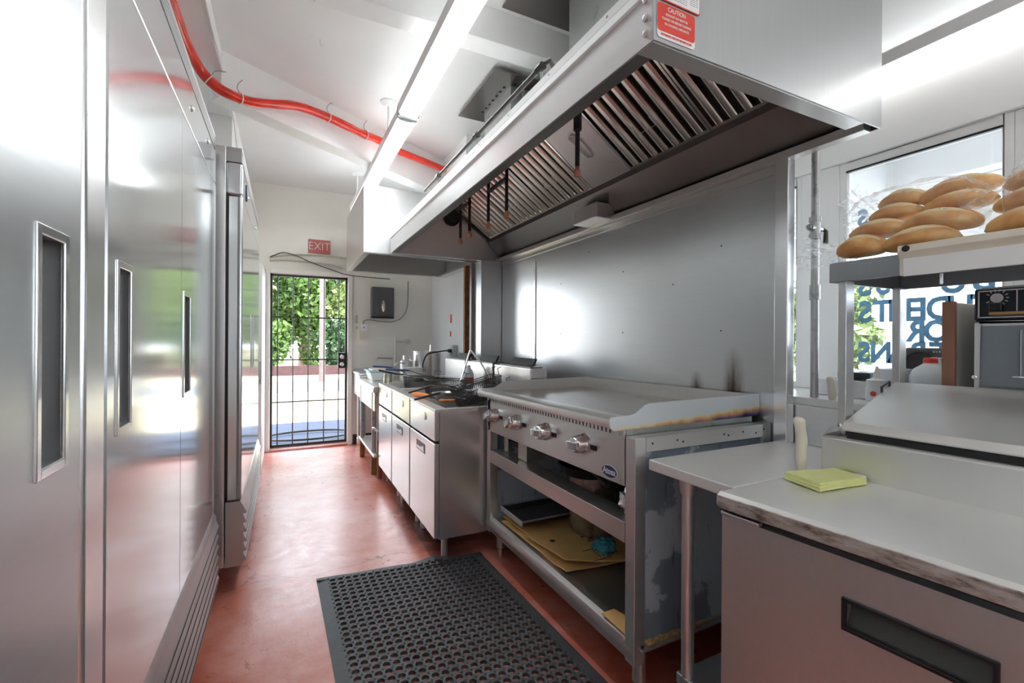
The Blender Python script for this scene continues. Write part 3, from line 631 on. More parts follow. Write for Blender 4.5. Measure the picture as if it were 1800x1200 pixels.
# ducts and ceiling plates
def duct(x0, x1, y0, y1, px0, px1, py0, py1, label, zp):
    t = thing('exhaust_duct', label, 'duct', ((x0+x1)/2, (y0+y1)/2, 2.66), 0, 'ducts rising from the long hood')
    B(x0, y0, 2.662, x1, y1, ZC).build('shaft', 'galv', t, .002)
    B(px0, py0, zp, px1, py1, zp+.012).build('ceiling_plate', 'steel_dark', t, .002)
    for k in range(7):
        yy = y0+.04+(y1-y0-.08)*k/6
        MB().lathe([(0, 0), (.010, 0), (.010, -.004), (0, -.008)], (x0-.03, yy, zp), 8).build('bolt', 'blackm', t)
    for k in range(4):
        xx = x0+.02+(x1-x0-.04)*k/3
        MB().lathe([(0, 0), (.010, 0), (.010, -.004), (0, -.008)], (xx, y0-.03, zp), 8).build('bolt', 'blackm', t)
    return t
dk = duct(1.376, 1.62, 2.82, 3.28, 1.20, 1.74, 2.69, 3.39, 'square duct with a riveted ceiling plate and hanging chain, beyond the cross beam', 3.04)
dn = duct(1.31, 1.60, 1.62, 2.0, 1.02, 1.70, 1.3, 2.20, 'grey duct rising to the ceiling on the near side of the cross beam', 3.055)
ch = MB()
for k in range(14):
    z = 3.03-k*.024; a = (1, 0, 0) if k % 2 else (0, 1, 0)
    ch.tube(arc((1.42, 2.72, z), .009, 0, 2*PI, 10, a, (0, 0, 1.5)), .0022, 5, False)
solo(ch, 'chain', 'galv', 'short metal chain dangling beside the square duct', 'chain', (1.42, 2.72, 3.03))

# ================================================================ ceiling lights
def lightbar(label, x0, x1, y0, y1, z, grp='fluorescent ceiling fixtures', lm='lens'):
    t = thing('fluorescent_light', label, 'ceiling light', ((x0+x1)/2, (y0+y1)/2, z), 0, grp)
    MB().prism([(x0-.010, z-.002), (x0-.016, z+.045), (x0+.01, z+.062), (x1-.02, z+.062), (x1+.008, z+.045), (x1+.008, z+.004)], 'y', y0, y1).build('housing', 'whitegl', t)
    xm = (x0+x1)/2
    lens = MB().prism([(x0, z+.004), (x0+.006, z-.012), (xm, z-.018), (x1-.006, z-.012), (x1, z+.004)], 'y', y0+.012, y1-.012).build('lens', lm, t)
    MB().box(x0+.025, y0+.02, z+.062, x1-.025, y1-.02, z+.066).build('top_lens', 'lens_up', t)  # added glowing strip, hidden from below, to brighten the ceiling
    for yy in (y0, y1-.012): MB().prism([(x0-.009, z+.006), (x0-.002, z-.016), (xm, z-.022), (x1+.002, z-.016), (x1+.009, z+.006)], 'y', yy, yy+.012).build('end_cap', 'whitegl', t)
    return t
l1 = lightbar('nearer half of the long fluorescent fixture hanging over the aisle', .63, .735, 1.25, 2.85, 2.70)
l2 = lightbar('farther half of the long fluorescent fixture, running over the second hood', .64, .745, 2.90, 5.25, 2.70, lm='lens_far')
for (l, y) in ((l2, 3.50), (l2, 5.16), (l1, 1.6)):
    r = MB().tube([(.69, y, 2.76), (.69, y, ZC)], .009, 8).build('hanger_rod', 'whitegl', l)
    MB().lathe([(.0, -.035), (.03, -.033), (.045, -.02), (.062, -.012), (.064, 0), (0, 0)], (.69, y, ZC), 24).build('canopy', 'whitegl', r)
t = thing('joint_clip', 'metal clip joining the two halves of the hanging fluorescent fixture', 'clip', (.69, 2.875, 2.7))
MB().box(.622, 2.852, 2.69, .75, 2.898, 2.698).box(.622, 2.852, 2.69, .628, 2.898, 2.76).box(.744, 2.852, 2.69, .75, 2.898, 2.76).build('bracket', 'galv', t, .001)
l3 = lightbar('fluorescent fixture mounted high along the window wall', 2.17, 2.295, -1.8, 1.22, 2.42, lm='lens_side')
for i, (x, y) in enumerate(((.35, -1.6), (1.5, -1.6), (.69, -.7))):  # unseen fixtures added as fill to brighten the room
    lightbar(['fluorescent fixture over the left of the room behind the viewpoint', 'fluorescent fixture over the right of the room behind the viewpoint', 'fluorescent fixture over the aisle right behind the viewpoint'][i], x-.06, x+.06, y-.9, y+.9, 2.9, lm='lens_back')

# ================================================================ red tube
pts = smooth_path([(-.50, 1.2, 2.90), (-.492, 2.0, 2.90), (-.492, 2.667, 2.89), (-.49, 3.0, 2.90), (-.46, 3.22, 2.885), (-.40, 3.26, 2.83), (-.325, 3.29, 2.80), (-.207, 3.36, 2.808), (-.079, 3.43, 2.854), (.061, 3.51, 2.91), (.213, 3.605, 2.935), (.381, 3.70, 2.935), (.541, 3.80, 2.935), (.691, 3.89, 2.944), (.881, 4.00, 2.93), (1.122, 4.14, 2.942), (1.39, 4.30, 2.956)], 5)
rd = [.029+.004*mnoise.noise(p*9) for p in pts]
t = thing('red_cable_bundle', 'bundle of cables wrapped in glossy red plastic strung along the diagonal beam', 'cable', (-.1, 3.4, 2.85))
MB().tube(pts, rd, 12).build('sleeve', 'red', t)
for i in (24, 33, 52, 61):
    if i < len(pts)-1:
        p = pts[i]; q = pts[i+1]; dd = (q-p).normalized(); sx = dd.cross(Vector((0, 0, 1))).normalized(); sy = sx.cross(dd)
        o = MB().tube([p+sx*.034*math.cos(a)+sy*.034*math.sin(a) for a in [2*PI*k/16 for k in range(17)]], .003, 6).build('cable_tie', 'tie', t)
        MB().tube(smooth_path([p+sy*.034, p+sy*.055-dd*.012, p+sy*.085-dd*.005, p+sy*.12+dd*.025], 3), .0028, 5).build('tie_tail', 'pipe', o)
solo(MB().tube(smooth_path([(-.352, 2.2, 2.94), (-.356, 2.9, 2.945), (-.35, 3.05, 2.935), (-.354, 3.3, 2.945), (-.354, 4.1, 2.94), (-.352, 4.5, 2.6)]), .005, 6), 'painted_wire', 'white', 'white painted wire running along the edge of the left bulkhead', 'wire', (-.354, 3, 2.94))
for i, (x, y, lb) in enumerate(((.18, 2.95, 'small white hook screwed into the ceiling between the two beams'), (.10, 2.32, 'small white hook under the cross beam'))):
    z = ZC if i == 0 else 2.90
    solo(MB().tube([(x, y, z), (x, y, z-.02)]+arc((x+.01, y, z-.03), .010, PI, 2.2*PI, 8), .0025, 6), 'ceiling_hook', 'whitegl', lb, 'hook', (x, y, z), 'ceiling hooks')

# ================================================================ wall panel behind the griddle
t = thing('wall_panel', 'large scorched stainless sheet covering the wall behind the griddle', 'wall panel', (1.85, 2.5, 0))
B(1.842, 1.225, .02, 1.860, 3.93, 2.046).build('sheet', 'panel_main', t, .002)
B(1.815, 1.165, .02, 1.862, 1.222, 2.046).build('edge_flange', 'steel_trim', t, .004)
B(1.836, 1.225, 2.00, 1.842, 3.93, 2.040).build('top_strip', 'steel_warm', t, .001)
for (y, z) in ((1.5, 1.75), (1.5, 1.35), (2.2, 1.72), (2.2, 1.35), (2.9, 1.72), (2.9, 1.35), (3.5, 1.72), (3.5, 1.3), (2.55, 1.9), (1.8, 1.6), (3.2, 1.9)):
    MB().lathe([(0, 0), (.004, 0), (.003, .003), (0, .003)], (0, 0, 0), 8, Matrix.Translation((1.842, y, z)) @ Matrix.Rotation(R(-90), 4, 'Y')).build('rivet', 'dirt', t)
t = thing('pillar_cladding', 'pale steel cladding on the narrow pillar beside the griddle wall sheet', 'wall panel', (1.75, 4.1, 0))
B(1.63, 3.94, .02, 1.858, 4.11, 2.04).build('near_sheet', 'steel_door', t, .003)
B(1.60, 4.112, .02, 1.63, 4.16, 2.04).build('corner_strip', 'steel_dark', t, .002)
solo(B(1.63, 4.37, .9, 1.70, 4.41, 2.05).box(1.70, 4.16, .02, 1.755, 4.41, 2.04), 'rusty_post', 'wood', 'rust-streaked vertical post behind the fryers', 'post', (1.66, 4.38, 0), bevel=.002)
t = thing('joint_strip', 'soot-marked vertical joint strip on the steel wall sheet above the fryers', 'trim strip', (1.84, 3.55, .9))
B(1.834, 3.28, 1.0, 1.842, 3.315, 1.95).build('strip', 'steel_trim', t, .002)

# ================================================================ griddle stand
GX0, GX1, GY0, GY1 = 1.10, 1.835, 1.245, 2.555
st = thing('griddle_stand', 'open stainless equipment stand carrying the griddle', 'equipment stand', (1.45, 1.9, 0))
for (x, y, tall) in ((1.172, 1.30, 0), (1.172, 2.50, 0), (1.76, 1.30, 0), (1.76, 2.50, 0)):
    MB().tube([(x, y, .21), (x, y, .055)], .024, 16).build('leg', 'steel_warm', st)
    MB().lathe([(0, 0), (.012, 0), (.017, .02), (.017, .045), (.022, .055), (0, .055)], (x, y, 0), 16).build('foot', 'chrome', st)
sh = MB(); sh.prism([(GX0+.012, .155), (GX0+.012, .16), (GX0, .175), (GX0-.004, .205), (GX0+.006, .228), (GX0+.03, .236), (GX0+.05, .222), (GX1, .222), (GX1, .216), (GX0+.04, .216), (GX0+.02, .155)], 'y', GY0+.003, GY1-.003)
sh.build('lower_shelf', 'steel_warm', st)
B(GX0, GY0+.055, .572, GX0+.012, GY1-.05, .645).box(GX0+.012, GY0+.055, .637, GX0+.10, GY1-.05, .645).build('middle_rail', 'steel_warm', st, .002)
# side frames
for ys, nm in ((GY0, 'near'), (GY1-.05, 'far')):
    B(GX0, ys, .155, GX0+.05, ys+.05, .957).build('front_post', 'steel', st, .003)
    B(GX1-.05, ys, .155, GX1, ys+.05, .957).build('back_post', 'steel', st, .003)
rl = B(GX0+.05, GY0, .905, GX1-.05, GY0+.012, .957).box(GX0+.05, GY0, .951, GX1-.05, GY0+.05, .957).build('near_top_rail', 'steel', st, .001)
for x in (1.18, 1.30, 1.33, 1.55, 1.575, 1.66, 1.74, 1.79): MB().lathe([(0, 0), (.004, 0), (.004, .001), (0, .001)], (0, 0, 0), 8, Matrix.Translation((x, GY0, .93+.006*math.sin(x*50))) @ Matrix.Rotation(R(90), 4, 'X')).build('rail_hole', 'dirt', rl)
B(GX0+.05, GY1-.012, .905, GX1-.05, GY1, .957).build('far_top_rail', 'steel', st, .001)
B(GX0+.05, GY0+.014, .222, GX1-.03, GY0+.022, .905).build('near_side_panel', 'flake', st)
B(GX0+.05, GY1-.022, .222, GX1-.03, GY1-.014, .905).build('far_side_panel', 'flake', st)
B(GX0+.03, GY0, .205, GX1, GY0+.025, .225).box(GX0+.03, GY0-.012, .205, GX1, GY0, .212).build('near_bottom_rail', 'steel_stain', st, .001)
B(GX1-.008, GY0+.05, .222, GX1, GY1-.05, .905).build('back_panel', 'dirt', st)
cr = MB()
for k in range(160):
    a = random.random(); x = GX0+.06+a*a*.3; y = GY0-.010+random.random()*.022; s = .002+random.random()*.003
    cr.blob((x, y, .225+s*.4), (s*1.4, s, s*.7), 5, 3)
solo(cr, 'food_crumbs', 'card', 'scatter of yellow crumbs on the near bottom rail of the griddle stand', 'crumbs', (1.25, GY0, .225), kind='stuff')

# ================================================================ griddle
TILT = R(-.9)
gr_ = thing('griddle', 'four-burner stainless gas griddle with a heat-stained side splash', 'griddle', (1.45, 1.925, .958))
TM = Matrix.Translation((0, 1.925, .985)) @ Matrix.Rotation(TILT, 4, 'X') @ Matrix.Translation((0, -1.925, -.985))
def gb(mb, *a, **k):
    mb.v = [TM @ v for v in mb.v]; return mb.build(*a, **k)
y0, y1 = 1.305, 2.545
bd = MB(); bd.box(1.10, y0, .765, 1.112, y1, .978); bo = gb(bd, 'control_panel', 'steel_warm', gr_, bevel=.003)
gb(B(1.112, y0+.003, .79, 1.80, y0+.012, .972).box(1.112, y0+.003, .79, 1.16, y0+.0, .972), 'near_side', 'galv', gr_)
gb(B(1.112, y1-.012, .79, 1.80, y1-.003, .972), 'far_side', 'galv', gr_)
gb(B(1.112, y0+.012, .80, 1.80, y1-.012, .83), 'burner_tray', 'dirt', gr_)
lp = MB(); lp.prism([(1.04, .978), (1.036, .985), (1.038, 1.008), (1.048, 1.014), (1.135, 1.012), (1.135, .978)], 'y', y0, y1); gb(lp, 'front_ledge', 'steel_h', gr_)
gb(B(1.135, y0+.008, .972, 1.80, y1-.008, 1.000), 'cooking_plate', 'plate', gr_, bevel=.002)
def splash(y, name, mt):
    p = [(1.036, .978), (1.036, 1.008), (1.043, 1.018), (1.13, 1.020), (1.152, 1.026), (1.195, 1.052), (1.22, 1.058), (1.84, 1.066), (1.84, .972), (1.05, .968)]
    gb(MB().prism(p, 'y', y, y+.008), name, mt, gr_, bevel=.001)
splash(y0-.006, 'near_side_splash', 'heat')
splash(y1-.002, 'far_side_splash', 'steel_warm')
gb(B(1.80, y0+.002, .97, 1.812, y1-.002, 1.066), 'back_splash', 'steel_warm', gr_, bevel=.002)
sl = MB()
for k in range(46):
    y = y0+.075+k*.0250; sl.box(1.0985, y, .945, 1.1005, y+.006, .970)
gb(sl, 'vent_slots', 'black', bo)
for i, y in enumerate((2.43, 2.15, 1.86, 1.56)):
    rot = (.5, .5, -.0, -.0)[i]
    K = Matrix.Translation((1.10, y, .872)) @ Matrix.Rotation(R(-90), 4, 'Y') @ Matrix.Rotation(rot+R(90), 4, 'Z') @ Matrix.Scale(1.28, 4)
    kb = MB(); kb.lathe([(0, 0), (.031, 0), (.033, .004), (.030, .012), (.026, .034), (.022, .040), (0, .041)], (0, 0, 0), 24, K)
    ko = gb(kb, 'knob', 'chrome', bo)
    gp = MB(); gp.prism([(-.032, .036), (.026, .034), (.031, .042), (.016, .056), (-.018, .055), (-.033, .046)], 'y', -.012, .012, K); gb(gp, 'grip', 'chrome', ko, bevel=.003)
    q = gb(B(1.098, y-.095, .858, 1.1005, y-.052, .878), 'pilot_slot', 'black', bo, bevel=.001)
K = frame((1.0985, 1.385, .800), (0, -1, 0), (0, 0, 1))
bg_ = MB().lathe([(0, 0), (.046, 0), (.047, .001), (.046, .002), (0, .002)], (0, 0, 0), 32, K @ Matrix.Diagonal((1, .52, 1, 1))); lo = gb(bg_, 'maker_badge', 'letterw', gr_)
gb(MB().lathe([(0, .002), (.0435, .002), (.0435, .0028), (0, .0028)], (0, 0, 0), 32, K @ Matrix.Diagonal((1, .50, 1, 1))), 'badge_field', 'logo', lo)
gb(text_mb('Atosa', .034, K @ Matrix.Translation((0, .001, .0035)), .0004, .0006, .92), 'badge_lettering', 'letterw', lo)
for (y, z) in ((1.325, .95), (1.325, .785), (2.53, .79), (2.53, .955)):
    gb(MB().lathe([(0, 0), (.006, 0), (.005, .004), (0, .005)], (0, 0, 0), 10, Matrix.Translation((1.10, y, z)) @ Matrix.Rotation(R(-90), 4, 'Y')), 'panel_screw', 'steel_stain', bo)
# gas fittings under the griddle
t = thing('gas_regulator', 'greasy metal gas regulator box under the left end of the griddle', 'gas regulator', (1.2, 2.3, .645))
B(1.16, 2.16, .647, 1.28, 2.26, .755).build('box', 'steel_stain', t, .004)
MB().tube([(1.18, 2.44, .648), (1.18, 2.44, .76)], .016, 10).build('brass_fitting', 'brass' if 'brass' in M else 'steel_stain', t)
MB().tube([(1.20, 2.48, .70), (1.20, 2.26, .70)], .014, 10).build('pipe', 'blackm', t)

# ---- things on the stand's lower shelf
SZ = .223
def warp(mb, amp, fr, seed=0):
    mb.v = [Vector((v.x, v.y, v.z+amp*mnoise.noise(Vector((v.x*fr+seed, v.y*fr, 0))))) for v in mb.v]; return mb
def cardsheet(corners, z, th, n=10, amp=.006, seed=0):
    a, b_, c_, d_ = [Vector((*p, 0)) for p in corners]; mb = MB(); vs = []
    for lay in (0, 1):
        for i in range(n+1):
            for j in range(n+1):
                u, v = i/n, j/n; p = (a*(1-u)+b_*u)*(1-v)+(d_*(1-u)+c_*u)*v
                h = z+th*lay+amp*(.5+mnoise.noise(Vector((p.x*6+seed, p.y*6, seed)))); vs.append((p.x, p.y, h))
    m_ = (n+1)**2; fs = []
    for i in range(n):
        for j in range(n):
            q = [i*(n+1)+j, (i+1)*(n+1)+j, (i+1)*(n+1)+j+1, i*(n+1)+j+1]; fs.append(tuple(q[::-1])); fs.append(tuple(x+m_ for x in q))
    for i in range(n):
        for (p, q) in ((i*(n+1), (i+1)*(n+1)), ((i+1)*(n+1)+n, i*(n+1)+n), (i+1, i), (n*(n+1)+i, n*(n+1)+i+1)): fs.append((p, q, q+m_, p+m_))
    return mb.add(vs, fs)
cards = [(((1.15, 2.44), (1.17, 1.78), (1.56, 1.74), (1.56, 2.44)), SZ+.001, .008, 'flattened cardboard box at the bottom of the pile under the griddle', 1),
         (((1.17, 2.46), (1.20, 1.95), (1.60, 1.85), (1.62, 2.46)), SZ+.018, .007, 'flattened cardboard sheet in the middle of the pile under the griddle', 2),
         (((1.15, 2.15), (1.19, 1.83), (1.52, 1.66), (1.62, 2.10)), SZ+.034, .008, 'printed flattened cardboard box on top of the pile under the griddle', 3)]
for i, (cs, z, th, lb, sd) in enumerate(cards):
    t = thing('flattened_cardboard_box', lb, 'cardboard', ((cs[0][0]+cs[2][0])/2, (cs[0][1]+cs[2][1])/2, z), 0, 'flattened boxes on the griddle shelf')
    cardsheet(cs, z, th, 12, .010, sd).build('sheet', 'card', t, ang=30)
    if i == 2:
        pr = MB()
        def on(x, y): return z+th+.010*(.5+mnoise.noise(Vector((x*6+sd, y*6, sd))))+.0025
        for (x, y, wx, wy) in [(1.37, 1.83+.0, .03, .004)]+[(1.36+.02*k, 1.80, .003, .05) for k in range(6)]+[(1.36, 1.755+.0, .1, .003), (1.36, 1.85, .1, .003)]+[(1.42+.015*(k % 3), 1.93+.02*k, .05, .006) for k in range(6)]:
            pr.box(x-wx/2, y-wy/2, on(x, y)-.002, x+wx/2, y+wy/2, on(x, y))
        pr.build('printing', 'ink', t)
        MB().lathe([(0, 0), (.014, 0), (.014, .001), (0, .001)], (1.24, 2.02, on(1.24, 2.02)-.001), 16).build('punched_hole', 'ink', t)
t = thing('sheet_pan', 'shallow aluminium sheet pan lying at the left end of the lower shelf', 'baking pan', (1.4, 2.38, .29))
pn = MB(); x0, x1, ya, yb, zz = 1.17, 1.62, 2.22, 2.50, .276
pn.box(x0+.02, ya+.02, zz, x1-.02, yb-.02, zz+.003)
pn.add([(x0+.02, ya+.02, zz), (x1-.02, ya+.02, zz), (x1-.02, yb-.02, zz), (x0+.02, yb-.02, zz), (x0, ya, zz+.028), (x1, ya, zz+.028), (x1, yb, zz+.028), (x0, yb, zz+.028)], [(0, 4, 5, 1), (1, 5, 6, 2), (2, 6, 7, 3), (3, 7, 4, 0)])
o = pn.build('tray', 'steel_dark', t)
MB().tube([(x0, ya, zz+.028), (x1, ya, zz+.028), (x1, yb, zz+.028), (x0, yb, zz+.028), (x0, ya, zz+.028)], .005, 8).build('rolled_rim', 'alu', t)
B(x0-.004, ya, zz+.002, x0+.002, yb, zz+.030).build('front_lip', 'alu', t, .002)
t = thing('stock_pot', 'blackened steel stock pot on the lower shelf under the griddle', 'pot', (1.50, 2.03, .29))
MB().lathe([(0, 0), (.12, 0), (.128, .012), (.13, .26), (.136, .262), (.136, .27), (.126, .27), (.124, .016), (0, .008)], (1.50, 2.02, .285), 32).build('body', 'soot', t) if 'soot' in M else MB().lathe([(0, 0), (.12, 0), (.128, .012), (.13, .30), (.136, .302), (.136, .31), (.126, .31), (.124, .016), (0, .008)], (1.50, 2.02, .285), 32).build('body', steel('sooty_pot_steel', .5, .35, (10, 10, 10), tint=(1, .95, .86), dirt=.55, dirtc=(.04, .03, .02), dscale=8), t)
t = thing('frying_pan', 'black frying pan resting on top of the stock pot under the griddle', 'frying pan', (1.47, 1.99, .60))
MB().lathe([(0, 0), (.12, 0), (.155, .05), (.16, .052), (.157, .056), (.148, .053), (.118, .006), (0, .006)], (1.44, 1.99, .600), 32).build('bowl', 'blackm', t)
MB().tube([(1.38, 1.86, .645), (1.30, 1.70, .665), (1.26, 1.60, .672)], [.009, .010, .012], 8).build('handle', 'blackm', t)
solo(MB().blob((1.40, 1.80, .305), (.055, .05, .032), 20, 12, .45, 3.5, seed=4), 'cleaning_rag', 'teal', 'crumpled teal rag beside the stock pot under the griddle', 'rag', (1.40, 1.80, .28))
solo(MB().blob((1.165, 1.345, .700), (.035, .035, .052), 18, 12, .7, 3.2, seed=9), 'crumpled_foil', 'foil', 'crumpled foil stuffed beside the right post of the griddle stand', 'foil', (1.185, 1.345, .61))
solo(B(1.20, 1.30, SZ, 1.29, 1.375, .36), 'scrub_block', 'rock', 'dark pitted block at the right end of the lower shelf', 'scrubbing block', (1.245, 1.34, SZ), bevel=.008)
solo(cardsheet(((1.108, 1.44), (1.108, 1.30), (1.20, 1.31), (1.17, 1.44)), .236, .003, 6, .004, 5), 'cardboard_scrap', 'card', 'small torn scrap of cardboard at the right end of the lower shelf', 'cardboard', (1.15, 1.37, .24))

# ================================================================ small corner counter
ct = thing('corner_counter', 'small stainless counter filling the corner right of the griddle', 'counter', (1.5, 1.05, 0))
B(1.135, .878, .852, 1.878, 1.218, .890).build('worktop', 'steel_w', ct, .006)
B(1.868, .95, .890, 1.885, 1.218, 1.045).build('backsplash', 'steel', ct, .003)
MB().tube([(1.20, 1.10, .80), (1.20, 1.10, .02)], .0205, 18).build('leg', 'steel', ct)
MB().lathe([(0, 0), (.018, 0), (.026, .01), (.026, .0), (.030, .03), (.030, .055), (.024, .062), (0, .062)], (1.20, 1.10, .795), 18).build('leg_socket', 'steel', ct)
MB().tube([(1.80, 1.10, .85), (1.80, 1.10, 0)], .0205, 14).build('leg', 'steel', ct)
B(1.18, .90, .16, 1.84, 1.13, .195).build('undershelf', 'galv', ct, .003)
solo(MB().blob((1.34, 1.19, .05), (.035, .05, .05), 14, 10, .6, 4, seed=3), 'steel_wool', 'foil', 'ball of crumpled foil on the floor beside the corner counter', 'foil', (1.34, 1.19, 0))

# ================================================================ sandwich prep unit
TH = math.atan2(.05, .565)
pu = thing('prep_refrigerator', 'stainless refrigerated prep unit in the near right corner', 'refrigerator', (1.06, .872, 0), TH)
PM = WM[pu.name]
# local frame: +x into the counter, -y towards the viewpoint
def L(mb): mb.v = [PM @ v for v in mb.v]; return mb
LEN = 1.05
L(B(.055, -LEN, .10, .84, -.078, .851)).build('cabinet', 'steel', pu, .004)
tn = math.tan(TH)
top = MB(); pf = [(0.0, .852), (-.004, .862), (-.002, .882), (.010, .891), (.46, .891), (.46, .852)]
top.add([(x, -LEN, z) for x, z in pf]+[(x, -x*tn, z) for x, z in pf], [tuple(range(6)), tuple(range(6, 12))[::-1]]+[(i, i+6, (i+1) % 6+6, (i+1) % 6) for i in range(6)]); L(top).build('worktop', 'steel_w', pu, .002)
L(MB().box(-.005, -LEN+.01, .850, -.0005, -.004, .884)).build('worn_front_edge', 'edge', pu, .002)
L(MB().box(.0, -LEN, .846, .05, -.01, .853)).build('edge_shadow_gap', 'black', pu)
def pdoor(ya, yb, hyA, hyB):
    z0, z1 = .13, .832; x0, x1 = .004, .05; hz0, hz1 = .683, .742
    d_ = MB(); d_.box(x0, ya, z0, x1, yb, hz0); d_.box(x0, ya, hz1, x1, yb, z1); d_.box(x0, ya, hz0, x1, hyA, hz1); d_.box(x0, hyB, hz0, x1, yb, hz1)
    do = L(d_).build('door', 'steel_prep', pu)
    r_c = MB(); r_c.prism([(x0+.045, hz0), (x0+.045, hz1), (x0+.038, hz1), (x0+.010, hz0+.002)], 'y', hyA, hyB)
    ho = L(r_c).build('handle_recess', 'dgrey', do)
    fr = MB(); w_ = .006
    fr.box(-.002, hyA-w_, hz0-w_, x0+.004, hyA+.003, hz1+w_); fr.box(-.002, hyB-.003, hz0-w_, x0+.004, hyB+w_, hz1+w_); fr.box(-.002, hyA, hz0-w_, x0+.004, hyB, hz0+.003); fr.box(-.002, hyA, hz1-.003, x0+.004, hyB, hz1+w_)
    L(fr).build('handle_frame', 'black', ho, .002)
    gs = MB().box(.05, ya+.01, z0+.01, .056, yb-.01, z1-.01); L(gs).build('gasket', 'black', do)
    return do
do = pdoor(-.79, -.012, -.535, -.305)
L(MB().box(-.001, -.115, .832, .02, -.010, .842)).build('hinge_tab', 'steel_warm', do, .003)
pdoor(-1.04, -.80, -.98, -.88)
for yy in (-.1, -LEN+.1):
    for xx in (.12, .76): L(MB().tube([(xx, yy, .10), (xx, yy, 0)], .02, 12)).build('caster', 'blackm', pu)
rs = MB(); rs.prism([(.455, .888), (.455, 1.002), (.462, 1.008), (.84, 1.008), (.84, .855), (.455, .855)], 'y', -LEN, -.050); L(rs).build('rail_housing', 'steel_h', pu, .003)
ll = MB(); ll.prism([(.462, 1.030), (.458, 1.036), (.470, 1.056), (.50, 1.064), (.845, 1.162), (.858, 1.155), (.858, 1.03), (.835, 1.03), (.835, 1.142), (.50, 1.050), (.475, 1.030)], 'y', -LEN, -.105)
lo = L(ll).build('lid', 'steel_w', pu, .002)
L(MB().box(.47, -LEN, 1.008, .84, -.115, 1.03)).build('lid_seal', 'black', lo)
L(MB().add([(.462, -.052, 1.008), (.50, -.052, 1.008), (.50, -.09, 1.008), (.462, -.10, 1.03), (.50, -.058, 1.034), (.465, -.056, 1.010)], [(0, 1, 4, 3), (0, 3, 2), (1, 2, 4), (2, 3, 4)])).build('hinge_corner', 'alu', pu)
L(MB().tube([(.74, -.105, 1.130), (.74, -.105, 1.15), (.80, -.105, 1.165), (.80, -.105, 1.145)], .004, 8)).build('lid_clip', 'blackm', lo)
L(MB().lathe([(0, 0), (.007, 0), (.007, .004), (.004, .008), (0, .008)], (0, 0, 0), 12, Matrix.Translation((.458, -.10, 1.045)) @ Matrix.Rotation(R(-90), 4, 'Y'))).build('hinge_bolt', 'chrome', lo)

# ================================================================ overshelf with bread
os_ = thing('overshelf', 'stainless overshelf on square posts above the prep unit', 'shelf', (1.7, .2, 1.0))
ox0, ox1, oy0, oy1, oz0, oz1 = 1.550, 1.975, -.2, .860, 1.488, 1.548
m_ = MB(); m_.box(ox0, oy0, oz0, ox0+.006, oy1, oz1); m_.box(ox0+.006, oy1-.006, oz0, ox1, oy1, oz1); m_.box(ox1-.006, oy0, oz0, ox1, oy1-.006, oz1); m_.box(ox0+.006, oy0, oz1-.006, ox1-.006, oy1-.006, oz1)
m_.build('shelf_deck', 'steel_dark2' if 'steel_dark2' in M else 'steel_warm', os_, .002)
for (x, y) in ((1.566, .818), (1.925, .834), (1.566, -.14), (1.92, -.14)):
    B(x, y, 1.010, x+.045, y+.024, oz0+.003).build('post', 'steel', os_, .002)
t = thing('heat_lamp_housing', 'long white lamp housing fixed to the front of the overshelf', 'lamp', (1.52, 0, 1.5))
MB().prism([(1.547, 1.485), (1.547, 1.566), (1.518, 1.566), (1.516, 1.548), (1.528, 1.532), (1.53, 1.485)], 'y', -.2, .665).build('housing', 'cream', t, .002)
B(1.524, -.2, 1.482, 1.531, .655, 1.530).build('front_cover', 'whitegl', t, .002)
MB().lathe([(0, 0), (.009, 0), (.009, .003), (0, .004)], (0, 0, 0), 12, Matrix.Translation((1.518, .645, 1.556)) @ Matrix.Rotation(R(-90), 4, 'Y')).build('fixing_hole', 'black', t)
MB().tube([(1.60, .60, 1.488), (1.60, .60, 1.46)], .004, 8).build('bolt', 'steel', t)

def roll(c, ln, w_, h, ang, lb, grp, tilt=0):
    n = 18; seg = 28; mb = MB(); v = []
    ln *= 1.08; h *= 1.14; w_ *= 1.05
    for i in range(n+1):
        u = -1+2*i/n; prof_ = max(0.0, 1-abs(u)**2.6)**.5
        a0 = R(28)+.35*u*math.sin(c[1]*40)
        for k in range(seg):
            a = 2*PI*k/seg; cx = math.cos(a); sz = math.sin(a)
            dd = (a-(PI/2-a0)+PI) % (2*PI)-PI; cre = 1-.20*math.exp(-(dd/.20)**2)*max(0, 1-u*u*1.1)
            lump = 1+.07*mnoise.noise(Vector((u*2.2, cx*1.5+c[0]*9, sz*1.5+c[2]*30)))
            zz = sz*(1 if sz > 0 else .70)
            v.append((u*ln/2+.004*cx, cx*w_/2*prof_*cre*lump, zz*h/2*prof_*cre*lump+.006*(1-u*u)))
    fs = [(i*seg+k, (i+1)*seg+k, (i+1)*seg+(k+1) % seg, i*seg+(k+1) % seg) for i in range(n) for k in range(seg)]
    T = Matrix.Translation(c) @ Matrix.Rotation(ang, 4, 'Z') @ Matrix.Rotation(tilt, 4, 'Y')
    t = thing('bread_roll', lb, 'bread', (c[0], c[1], c[2]-h/2), 0, grp)
    MB().add(v, fs, T).build('crust', 'bread', t, ang=80)
    # pale split along one flank
    s = MB(); pts = []
    for q in range(11):
        u = (-1+.2*q)*.86; a = PI/2-(R(28)+.35*u*math.sin(c[1]*40)); pf = max(0, 1-abs(u)**2.6)**.5*.80; pts.append(T @ Vector((u*ln/2, math.cos(a)*w_/2*pf, math.sin(a)*h/2*pf+.006*(1-u*u))))
    s.tube(pts, [.002+.0105*(1-abs(-1+.2*q)**2) for q in range(11)], 10); s.build('split', 'crumb', t, ang=80)
    return t
def place(px_x, y, z): return (px_x, y, z)
SH = oz1
